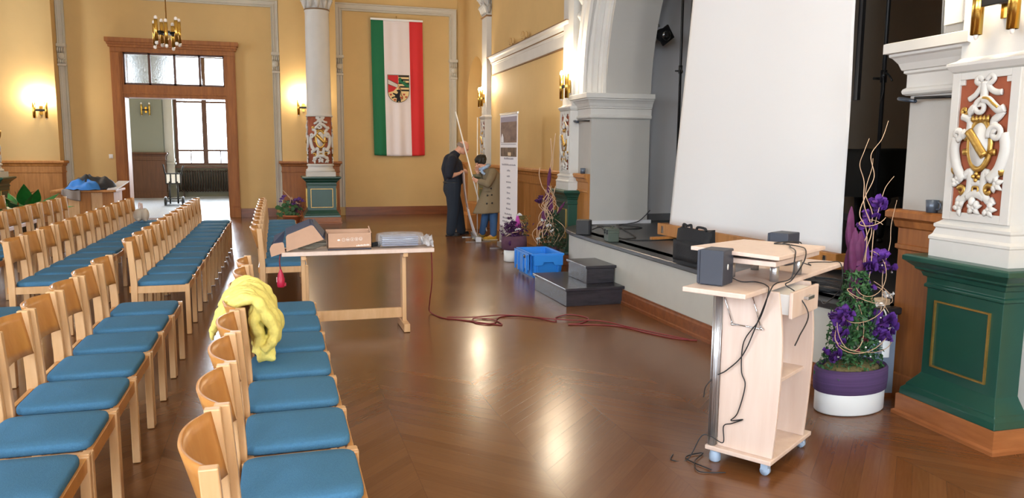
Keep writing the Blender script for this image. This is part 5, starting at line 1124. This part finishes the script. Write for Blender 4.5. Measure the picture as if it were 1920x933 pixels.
# ================================================================ counter with jackets, light panel
ct = thing('counter', 'wooden counter with a pale top under a heap of jackets, left of the doorway', 'counter', (-3.63, 17.3, 0))
b = MB(); b.bb(-.50, .52, -.4, .45, 0, .70); b.build('body', M_oakl, ct)
for i in range(5): b = MB(); b.bb(-.50+.205*i+.004, -.50+.205*(i+1)-.004, -.412, -.4, .05, .69); b.build('front_board', (M_oakl, M_beech)[i % 2] if i else M_oakl, ct)
b = MB(); b.bb(-.57, .58, -.5, .5, .70, .745); b.build('worktop', M_oakl, ct, bevel=.006)
b = MB(); b.hexa([(.42, -.48, .745), (.60, -.48, .745), (.66, .5, .86), (.46, .5, .86)], [(.42, -.48, .765), (.60, -.48, .765), (.66, .5, .885), (.46, .5, .885)]); b.build('pale_flap', mat('pale_laminate', 'CFCBCB', .4), ct)
def heap(loc, sx, sy, sz, m, label, seed, droop=0.):
    random.seed(seed); ph = [random.uniform(0, 6) for _ in range(6)]
    def hf(u, v):
        a = 2*pi*u; r = v
        z = sz*(1-r**2.5)*(1+.25*sin(3*a+ph[0])*r+.15*sin(7*r+ph[1]+2*a))+.006
        x = sx*r*cos(a)*(1+.12*sin(2*a+ph[2])); y = sy*r*sin(a)*(1+.12*sin(3*a+ph[3]))
        z += .012*sin(x*40+ph[4])+.012*sin(y*35+x*20+ph[5])
        if y < -.42*0-.30 and droop: z -= droop*min(1, (-.30-y)*6)
        return (x, y, max(z, .004) if not droop else z)
    b = MB(); b.grid(hf, 40, 16, cu=True); o = b.build('jacket', m, tagd=(label, 'jacket')); o.location = loc; return o
heap((-3.56, 17.20, .75), .46, .36, .24, mat('black_jacket', '22242A', .7, bump=(15, .3)), 'black padded jacket heaped on the wooden counter', 3)
heap((-3.64, 16.95, .75), .40, .24, .17, mat('blue_jacket', '2F77C4', .7, bump=(15, .3)), 'bright blue jacket lying in front of the black one on the counter', 5)
b = MB(); b.grid(lambda u, v: (-4.0+.33*u, 16.78-.02*v+.015*sin(u*9), .755-.22*v*(.4+1.2*u*(1-u*.5))+.02*sin(u*7+v*3)*(1-v)), 12, 8); b.build('jacket', mat('grey_lining', '8F857F', .8), tagd=('grey jacket sleeve hanging over the front edge of the counter', 'jacket'), solid=.012)
# ================================================================ hand truck in the next room
ht = thing('hand_truck', 'black two-wheeled hand truck with white sheets of paper, standing in the next room', 'hand truck', (-2.70, 22.7, 0))
b = MB()
for x in (-.10, .10): b.tube([(x, .02, .06), (x, .02, .66), (x, .04, .62)], .022, 8)
b.tube(bez([(-.12, .03, .62), (-.20, .06, .85), (-.23, .10, 1.0), (-.26, .16, 1.12)]), .018, 8); b.tube(bez([(.12, .03, .62), (.20, .06, .85), (.23, .10, 1.0), (.25, .16, 1.08)]), .018, 8)
b.bb(-.20, .20, 0, .04, .59, .62); b.bb(-.20, .20, 0, .04, .86, .89); b.bb(-.20, -.17, 0, .04, .6, .88); b.bb(.17, .20, 0, .04, .6, .88); b.bb(-.08, -.05, -.012, .0, .6, .88); b.bb(.055, .085, -.012, .0, .6, .88); b.bb(-.15, .15, .0, .03, .18, .21); b.tube([(-.21, .06, .13), (.21, .06, .13)], .015, 8)
b.bb(-.24, .24, -.12, .03, .02, .045); b.build('frame', M_black, ht)
for x in (-.22, .22):
    b = MB(); b.lathe([(.0, -.03), (.10, -.03), (.125, -.015), (.125, .015), (.10, .03), (0, .03)], 20, T=Matrix.Translation((x, .06, .128)) @ Matrix.Rotation(pi/2, 4, 'Y'), cap=False); b.build('wheel', M_blackp, ht)
for x0, x1 in ((-.165, -.085), (-.045, .05), (.09, .165)): b = MB(); b.bb(x0, x1, .005, .012, .625, .855); b.build('paper_sheet', mat('paper', 'EDF0F4', .7), ht)
# ================================================================ roll-up banners
M_ban = mat('banner_vinyl', 'EDEAEC', .6); M_txt = mat('grey_print', '9A969E', .7)
rb = thing('roll_up_banner', 'tall white banner with two photos and lines of text, before the panelling', 'banner', (3.475, 11.62, 0), 0)
# local: y along the banner, faces -x
ang = atan2(.045, .79)
rb.rotation_euler = (0, 0, ang)
b = MB(); b.bb(-.045, .045, -.42, .42, .02, .105); b.build('cassette', M_alu, rb, bevel=.012)
for y in (-.25, .30): b = MB(); b.bb(-.20, .20, y-.012, y+.012, 0, .02); b.build('foot', M_alu, rb)
b = MB(); b.bb(-.003, .0, -.40, .40, .10, 2.15); b.build('panel', M_ban, rb)
b = MB(); b.bb(-.012, .012, -.41, .41, 2.13, 2.165); b.build('top_rail', M_alu, rb, bevel=.004)
b = MB(); b.tube([(.02, 0, .1), (.02, 0, 2.14)], .01, 8); b.build('support_pole', M_alu, rb)
def onb(y0, y1, z0, z1, m, nm, dx=.004): b = MB(); b.bb(-.003-dx, -.003, y0, y1, z0, z1); return b.build(nm, m, rb)
def photo(nm, a, c, scale, stretch):
    m = mat(nm, a, .6, noise=(scale, .5), stretch=stretch, hx2=c); return m
onb(-.36, .36, 1.70, 2.10, photo('moor_photo', '9A8070', '6B5750', 3, (1, 1, 2.5)), 'printed_photo'); onb(-.36, .36, 2.02, 2.10, mat('hazy_sky_print', '9F97A4', .6), 'printed_sky', .005)
b = MB(); b.prism([(.34, 1.705), (.22, 1.705), (.225, 1.78), (.26, 1.82), (.28, 1.845), (.30, 1.82), (.335, 1.78)], 0, .0065, T=Matrix(((0, 0, -1, -.003), (1, 0, 0, 0), (0, 1, 0, 0), (0, 0, 0, 1)))); b.build('printed_tower', M_ban, rb)
onb(-.33, .35, 1.672, 1.682, M_txt, 'printed_line'); onb(-.36, .36, 1.485, 1.625, photo('wood_photo', '8D7560', '3F332A', 14, (1, 1, .5)), 'printed_photo')
onb(-.12, .02, 1.50, 1.55, mat('pale_figure_print', 'E6C9A4', .6), 'printed_figure', .005)
for i, (w, z) in enumerate(((.22, 1.44), (.32, 1.345), (.08, 1.255), (.06, 1.165), (.12, 1.075), (.10, .99), (.08, .905), (.09, .82), (.09, .735), (.11, .655), (.16, .57), (.26, .50), (.28, .445), (.2, .41))):
    b = MB(); x = -w
    random.seed(i)
    while x < w-.02:
        L = random.uniform(.012, .03); b.bb(-.0045, -.003, x, x+L, z, z+random.choice((.018, .024, .028))); x += L+.008
    b.build('printed_text', M_txt, rb)
onb(-.36, .38, .13, .37, photo('birch_photo', 'D9D6D4', '4A4440', 9, (1, 2.5, .6)), 'printed_photo')
ra = thing('roll_up_banner', 'half-assembled roll-up banner whose fabric the two people are pulling up from its floor cassette', 'banner', (3.36, 13.25, 0))
ca, cb2 = Vector((3.29, 12.78, .05))-ra.location, Vector((3.44, 13.78, .05))-ra.location
b = MB(); b.bar(ca, cb2, .09, .08); b.build('cassette', M_alu, ra, bevel=.012)
b = MB(); b.bar(ca-Vector((.006, .03, 0)), ca, .10, .095); b.build('end_cap', mat('pale_blue_plastic', 'DCE6F2', .4), ra, bevel=.015)
for t_ in (.08, .8):
    c = ca.lerp(cb2, t_); b = MB(); b.bb(c.x-.22, c.x+.22, c.y-.012, c.y+.012, 0, .012); b.build('foot', M_alu, ra)
t0, t1 = Vector((3.22, 13.52, 1.20))-ra.location, Vector((3.26, 13.86, 1.17))-ra.location
def fab(u, v):
    lo = ca.lerp(cb2, .04+.92*u); hi = t0.lerp(t1, u); p = lo.lerp(hi, v); p.x -= .06*sin(pi*v)*(1-.4*u)+.02*sin(u*7)*v; return p
b = MB(); b.grid(fab, 16, 24, mfn=lambda u, v: 1 if v < .42 else 0); b.build('fabric', [mat('banner_reverse', 'B7A297', .7), M_ban], ra, solid=.002)
b = MB(); b.tube([Vector((3.40, 13.3, .06))-ra.location, Vector((3.40, 13.3, 2.15))-ra.location], .009, 8); b.build('support_pole', mat('pale_pole', 'EDE6D8', .4), ra)
b = MB(); b.tube([(3.005, 13.3, 2.24), (3.565, 13.26, .14)], .012, 8); b.build('slanted_rod', mat('white_rod', 'F0EBE2', .4), tagd=('long white rod held aslant between the two people', 'rod'))
b = MB(); b.bb(3.62, 4.02, 15.0, 15.9, 0, .28); b.bb(3.8, 4.02, 15.0, 15.9, .28, .5); b.build('wooden_box', M_oakl, tagd=('low brown wooden step behind the two people at the foot of the far pilaster', 'step'), bevel=.004)
# small carved pieces on the cornice
for i, (y, lab) in enumerate(((12.7, 'small broken carved scroll lying on the cornice, nearer the stage arch'), (13.5, 'small broken carved scroll lying on the cornice, farther from the stage arch'))):
    b = MB(); s3 = (.028, .026)[i]
    b.tube(bez([(0, -.13, .0), (0, -.12, .09), (0, -.06, .01), (0, .02, .02), (0, .07, .11), (0, .11, .03), (0, .15, .08)]) , [s3*.4+s3*.5*abs(sin(k*.35)) for k in range(49)], 7); o = b.build('carved_fragment', mat('ochre_stone', 'C9A46C', .7), tagd=(lab, 'ornament')); o.location = rw(y, .07, 3.402+.03); 
# ================================================================ people
def limb(b, pts, rs, n=12):
    P = [Vector(p) for p in pts]; q = []; r = []
    for i in range(len(P)-1):
        for k in range(5): t = k/5; q.append(P[i].lerp(P[i+1], t)); r.append(rs[i]+(rs[i+1]-rs[i])*t)
    q.append(P[-1]); r.append(rs[-1]); b.tube(q, r, n)
    for p, x in zip(P, rs): b.ell(p, (x, x, x), 12, 8)
def hand(b, wrist, d, palm_n, side, curl=.8, s=1.):
    """wrist point, direction to the knuckles, palm normal, side = +1/-1 where the thumb leaves"""
    w = Vector(wrist); d = Vector(d).normalized(); n = Vector(palm_n); n = (n-d*n.dot(d)).normalized(); a = d.cross(n)*side
    for t in (.0, .3, .6, .9):
        for u in (-.6, 0, .6): b.ell(w+d*(.085*s*t)+a*(.030*s*u), (.017*s, .017*s, .017*s), 8, 6)
    for i, (u, L) in enumerate(((.95, .072), (.32, .080), (-.32, .075), (-.95, .058))):
        p = w+d*.088*s+a*.030*s*u; q = [p]; dd = d.copy()
        for k, f in enumerate((.42, .33, .25)):
            dd = (dd*cos(curl)+n*sin(curl)).normalized(); p = p+dd*L*s*f; q.append(p)
        b.tube(q, [.0095*s, .009*s, .0085*s, .007*s], 8)
        for x in q: b.ell(x, (.009*s,)*3, 8, 6)
    p = w+d*.025*s+a*.03*s; q = [p, p+(a*.6+d*.6+n*.3).normalized()*.035*s]; q.append(q[-1]+(d*.7+n*.7).normalized()*.03*s); q.append(q[-1]+(d*.5+n*.8-a*.3).normalized()*.024*s)
    b.tube(q, [.013*s, .012*s, .0105*s, .008*s], 8)
    for x in q: b.ell(x, (.010*s,)*3, 8, 6)
def fuse(o, vox, smooth=4):
    md = o.modifiers.new('fuse', 'REMESH'); md.mode = 'VOXEL'; md.voxel_size = vox; md.use_smooth_shade = True
    md = o.modifiers.new('smooth', 'SMOOTH'); md.factor = .5; md.iterations = smooth
    return o
def head(b, c, fwd, up, s=1.):
    """skull, jaw, nose, brow, lips, ears"""
    c = Vector(c); f = Vector(fwd).normalized(); u = Vector(up); u = (u-f*u.dot(f)).normalized(); r = f.cross(u)
    R = Matrix((f, r, u)).transposed()
    b.ell(c, (.098*s, .076*s, .098*s), 20, 14, R=R); b.ell(c+f*.025*s-u*.055*s, (.070*s, .060*s, .070*s), 16, 10, R=R)
    b.ell(c+f*.062*s-u*.092*s, (.030*s, .034*s, .026*s), 12, 8, R=R)                     # chin
    b.tube([c+f*.092*s+u*.005*s, c+f*.108*s-u*.03*s, c+f*.112*s-u*.045*s], [.009*s, .013*s, .015*s], 8); b.ell(c+f*.106*s-u*.047*s, (.014*s, .017*s, .011*s), 8, 6, R=R)
    for k in (-1, 1):
        b.ell(c+f*.086*s+r*k*.032*s+u*.014*s, (.014*s, .024*s, .009*s), 8, 6, R=R)       # brow
        b.ell(c+f*.075*s+r*k*.04*s-u*.035*s, (.02*s, .02*s, .018*s), 8, 6, R=R)           # cheek
        b.ell(c-f*.008*s+r*k*.078*s-u*.015*s, (.018*s, .010*s, .033*s), 10, 8, R=R)       # ear
    b.ell(c+f*.092*s-u*.068*s, (.012*s, .025*s, .0055*s), 8, 6, R=R); b.ell(c+f*.090*s-u*.078*s, (.012*s, .021*s, .006*s), 8, 6, R=R)
    return R, f, r, u
def eyes(parent, c, R, f, r, u, s=1.):
    b = MB()
    for k in (-1, 1): b.ell(c+f*.083*s+r*k*.031*s-u*.008*s, (.009*s, .013*s, .006*s), 10, 6, R=R)
    b.build('eyes', mat('eye_dark', '2A2220', .2), parent)
# ---- the man: navy shirt, dark jeans, bald, head bowed, facing +x
mn = thing('person', 'bald man in a navy shirt and dark jeans gripping the banner fabric', 'person', (3.12, 13.98, 0))
hc = Vector((.185, -.01, 1.640)); hf = Vector((.80, -.12, -.55)); 
b = MB(); R, f_, r_, u_ = head(b, hc, hf, (.5, 0, 1), 1.08)
limb(b, [(-.02, 0, 1.44), (.05, 0, 1.52), (.13, -.005, 1.60)], [.085, .066, .064])
limb(b, [(0, 0, .95), (-.05, 0, 1.2), (-.04, 0, 1.42)], [.10, .11, .10])
for sy in (-1, 1):
    limb(b, [(-.03, sy*.10, 1.42), (-.06, sy*.20, 1.40)], [.07, .06])
el1, wr1 = Vector((-.15, -.26, 1.10)), Vector((.07, -.17, 1.155)); limb(b, [(-.06, -.20, 1.40), (-.12, -.25, 1.25), el1, el1.lerp(wr1, .45), wr1], [.058, .052, .046, .044, .030]); hand(b, wr1+(wr1-el1)*.02, (.75, .42, .45), (.45, .5, -.8), 1, .75, 1.05)
el2, wr2 = Vector((-.02, .26, 1.12)), Vector((.13, .02, 1.20)); limb(b, [(-.05, .20, 1.40), (-.04, .25, 1.25), el2, el2.lerp(wr2, .5), wr2], [.058, .052, .046, .042, .030]); hand(b, wr2, (.8, -.45, .1), (.3, .2, -.9), -1, .75, 1.05)
for sy in (-1, 1):
    hx = -.02; kx = (-.015, .05)[sy > 0]; ax = (-.10, .15)[sy > 0]
    limb(b, [(hx, sy*.095, .93), (kx, sy*.10, .50), (ax, sy*.11, .10), (ax+.10, sy*.12, .045)], [.095, .06, .042, .03])
fuse(b.build('body', M_skin, mn), .0055)
eyes(mn, hc, R, f_, r_, u_, 1.08)
b = MB()
for k in range(26):
    a = pi*.5+pi*k/25
    p = hc+R @ Vector((.100*cos(a)*1.06-.01, .082*sin(a)*1.06*1 if 0 else .080*cos(pi*.5+pi*k/25+pi/2)*1.06, -.01)); b.ell(p, (.016, .014, .038), 8, 6, R=R)
fuse(b.build('hair', mat('grey_hair', '8F7C6E', .8, bump=(120, .5)), mn), .006, 3)
b = MB()
limb(b, [(-.02, 0, .93), (-.03, 0, 1.08), (-.075, 0, 1.24), (-.06, 0, 1.38)], [.145, .158, .158, .135])
limb(b, [(.045, 0, 1.02), (.05, 0, 1.15), (.035, 0, 1.30), (.01, 0, 1.38)], [.135, .15, .135, .10])
for sy in (-1, 1):
    limb(b, [(-.01, sy*.07, .94), (-.02, sy*.075, 1.10), (-.055, sy*.095, 1.28), (-.04, sy*.11, 1.40)], [.128, .135, .130, .10])
    limb(b, [(-.035, sy*.11, 1.43), (-.065, sy*.20, 1.405)], [.085, .078])
limb(b, [(.0, 0, 1.47), (.045, 0, 1.505)], [.088, .08])
limb(b, [(-.06, -.20, 1.40), (-.115, -.245, 1.27), (-.142, -.257, 1.13)], [.088, .086, .078]); limb(b, [(-.05, .20, 1.40), (-.04, .245, 1.27), (-.02, .258, 1.16)], [.078, .074, .068])
fuse(b.build('shirt', mat('navy_shirt', '1B1E2B', .85, bump=(14, .5)), mn), .011, 5)
b = MB()
limb(b, [(-.02, 0, .99), (-.03, 0, .90)], [.125, .13])
for sy in (-1, 1):
    kx = (-.03, .09)[sy > 0]; ax = (-.10, .15)[sy > 0]
    limb(b, [(-.02, sy*.07, .98), (-.03, sy*.09, .86), (kx, sy*.10, .50), (ax+.02, sy*.112, .075)], [.15, .15, .112, .088])
fuse(b.build('jeans', mat('dark_jeans', '1E2733', .85, bump=(30, .4)), mn), .011, 5)
b = MB(); b.tube([(-.025+.15*cos(2*pi*k/24)*1.0, .205*sin(2*pi*k/24), .985) for k in range(25)], .018, 6, flat=1.2); b.build('belt', M_blackp, mn)
def shoe(parent, ax, y, L, m, yaw=0., sole='20201F'):
    T = Matrix.Translation((ax, y, 0)) @ Matrix.Rotation(yaw, 4, 'Z')
    b = MB(); b.ell((.04, 0, .045), (L*.30, .045, .045), 14, 8, T=T); b.ell((.115, 0, .035), (L*.24, .042, .033), 14, 8, T=T); b.ell((-.01, 0, .06), (.055, .042, .055), 12, 8, T=T); o = b.build('shoe', m, parent)
    pts = [(-.075, -.03), (-.06, -.042), (.05, -.045), (.15, -.042), (.19, -.02), (.195, .01), (.17, .04), (.05, .045), (-.06, .042), (-.078, .025)]
    c = MB(); c.prism(pts, .002, .02, T=T); c.build('sole', mat('shoe_sole_'+sole, sole, .6), o, bevel=.004)
M_sh = mat('black_shoe_leather', '15171B', .45); shoe(mn, -.10, -.115, .30, M_sh, -.15); shoe(mn, .14, .115, .30, M_sh, .1)
# ---- the woman: trench coat, blue jeans, yellow shoes, leaning over, facing -x
wm = thing('person', 'woman with short black hair in a khaki trench coat holding the white rod', 'person', (3.60, 13.12, 0))
hc = Vector((-.185, .02, 1.385)); b = MB(); R, f_, r_, u_ = head(b, hc, (-.82, -.10, -.55), (-.5, 0, 1), .98)
limb(b, [(-.05, 0, 1.20), (-.13, .01, 1.29), (-.165, .015, 1.34)], [.075, .055, .055]); limb(b, [(.04, 0, .82), (.03, 0, 1.0), (-.01, 0, 1.18)], [.09, .10, .09])
we1, ww1 = Vector((-.13, -.22, 1.00)), Vector((-.245, -.04, 1.045)); limb(b, [(-.01, -.16, 1.19), (-.06, -.21, 1.10), we1, ww1], [.05, .045, .04, .027]); hand(b, ww1, (-.75, .35, .30), (-.3, .7, .4), 1, 1.0, .95)
we2, ww2 = Vector((-.12, .22, 1.02)), Vector((-.215, .10, 1.20)); limb(b, [(-.01, .16, 1.19), we2, ww2], [.05, .04, .027]); hand(b, ww2, (-.2, -.35, .9), (-.3, -.7, -.1), -1, .7, .95)
for sy in (-1, 1):
    ax = (.03, -.10)[sy > 0]; yy = (-.07, .20)[sy > 0]
    limb(b, [(.04, sy*.09, .82), ((.03, -.05)[sy > 0], (sy*.08, .15)[sy > 0], .45), (ax, yy, .09), (ax-.1, yy, .04)], [.09, .055, .04, .028])
fuse(b.build('body', M_skin, wm), .0055); eyes(wm, hc, R, f_, r_, u_, .98)
b = MB(); b.ell(hc+R @ Vector((-.018, 0, .022)), (.112, .096, .095), 20, 14, R=R)
random.seed(11)
for k in range(60):
    v = rnd_unit(); v.z = abs(v.z)*.9-.15
    if v.x > .55 and v.z < .45: continue
    p = hc+R @ Vector((-.012+.105*v.x, .09*v.y, .020+.092*v.z)); b.ell(p, (.028, .026, .024), 8, 6, R=R)
for k in (-1, 1): b.ell(hc+R @ Vector((-.02, k*.082, -.02)), (.05, .02, .05), 10, 8, R=R)
fuse(b.build('hair', mat('black_hair', '17130F', .55, bump=(90, .6)), wm), .007, 2)
M_coat = mat('khaki_coat', '7C6D54', .8, bump=(10, .5))
b = MB()
def coat(u, v):
    a = 2*pi*u; prof = [(0, 1.27, -.045, .075, .09), (.08, 1.235, -.02, .11, .15), (.2, 1.17, .01, .15, .185), (.38, 1.03, .045, .175, .195), (.55, .88, .035, .185, .20), (.75, .68, .0, .24, .23), (1, .495, -.02, .295, .26)]
    for i in range(len(prof)-1):
        if prof[i][0] <= v <= prof[i+1][0]+1e-9: break
    p, q = prof[i], prof[i+1]; t = (v-p[0])/(q[0]-p[0]); z, cx, rx, ry = [p[k]+(q[k]-p[k])*t for k in (1, 2, 3, 4)]
    w = 1+.035*sin(a*6+2*v)*max(0, v-.45)*2
    return (cx+rx*w*cos(a), ry*w*sin(a), z+.02*cos(a)*v)
b.grid(coat, 56, 28, cu=True); b.build('coat', M_coat, wm, solid=.008)
b = MB()
limb(b, [(-.005, -.13, 1.19), (-.05, -.20, 1.11), we1+Vector((.01, -.01, 0)), we1.lerp(ww1, .72)], [.085, .078, .068, .056]); limb(b, [(-.005, .13, 1.19), we2, we2.lerp(ww2, .7)], [.085, .068, .056])
fuse(b.build('coat_sleeves', M_coat, wm), .010, 4)
b = MB()
for p in ((-.11, -.185, .80), (-.04, -.205, .81), (-.13, -.21, .66), (-.04, -.235, .67), (-.05, -.20, .92)): b.ell(p, (.016, .012, .016), 10, 6)
b.build('coat_buttons', M_blackp, wm)
b = MB(); b.hexa([(-.17, -.13, .905), (-.06, -.197, .905), (-.05, -.207, .875), (-.165, -.14, .875)], [(-.17, -.145, .905), (-.06, -.212, .905), (-.05, -.222, .875), (-.165, -.155, .875)]); b.build('pocket_flap', M_coat, wm)
b = MB(); b.tube([(-.115+.075*cos(2*pi*k/20), .085*sin(2*pi*k/20), 1.285+.035*cos(2*pi*k/20)) for k in range(21)], [.028+.006*sin(k*2.1) for k in range(21)], 8); b.tube(bez([(-.18, -.03, 1.26), (-.17, -.05, 1.20), (-.13, -.08, 1.16)]), .025, 8); b.build('neck_scarf', mat('pale_blue_scarf', '9FB7D6', .8, noise=(40, .3)), wm)
b = MB()
for sy in (-1, 1):
    ax = (.03, -.10)[sy > 0]; yy = (-.07, .20)[sy > 0]
    limb(b, [(.04, sy*.08, .80), ((.03, -.05)[sy > 0], (sy*.08, .15)[sy > 0], .45), (ax, yy, .11)], [.10, .078, .060])
fuse(b.build('jeans', mat('blue_jeans', '3F6390', .85, bump=(30, .4)), wm), .011, 4)
M_ys = mat('yellow_shoe', 'C79A2E', .6); shoe(wm, .03, -.07, .28, M_ys, pi-.05, 'D8C9A0'); shoe(wm, -.10, .20, .28, mat('shaded_yellow_shoe', '8A7234', .6), pi+.1, 'D8C9A0')  # far shoe of the pair coloured darker, as if in shade
b = MB(); b.hexa([(-.31, .06, 1.12), (-.17, .04, 1.10), (-.17, .10, 1.08), (-.31, .12, 1.10)], [(-.31, .06, 1.127), (-.17, .04, 1.107), (-.17, .10, 1.087), (-.31, .12, 1.107)])
o = MB(); o.add([tuple(Vector(v)+wm.location) for v in b.v], b.f); o.build('folder', mat('dull_green_card', '59694A', .7), tagd=('small dull green folder held at the woman\'s chest', 'folder'))
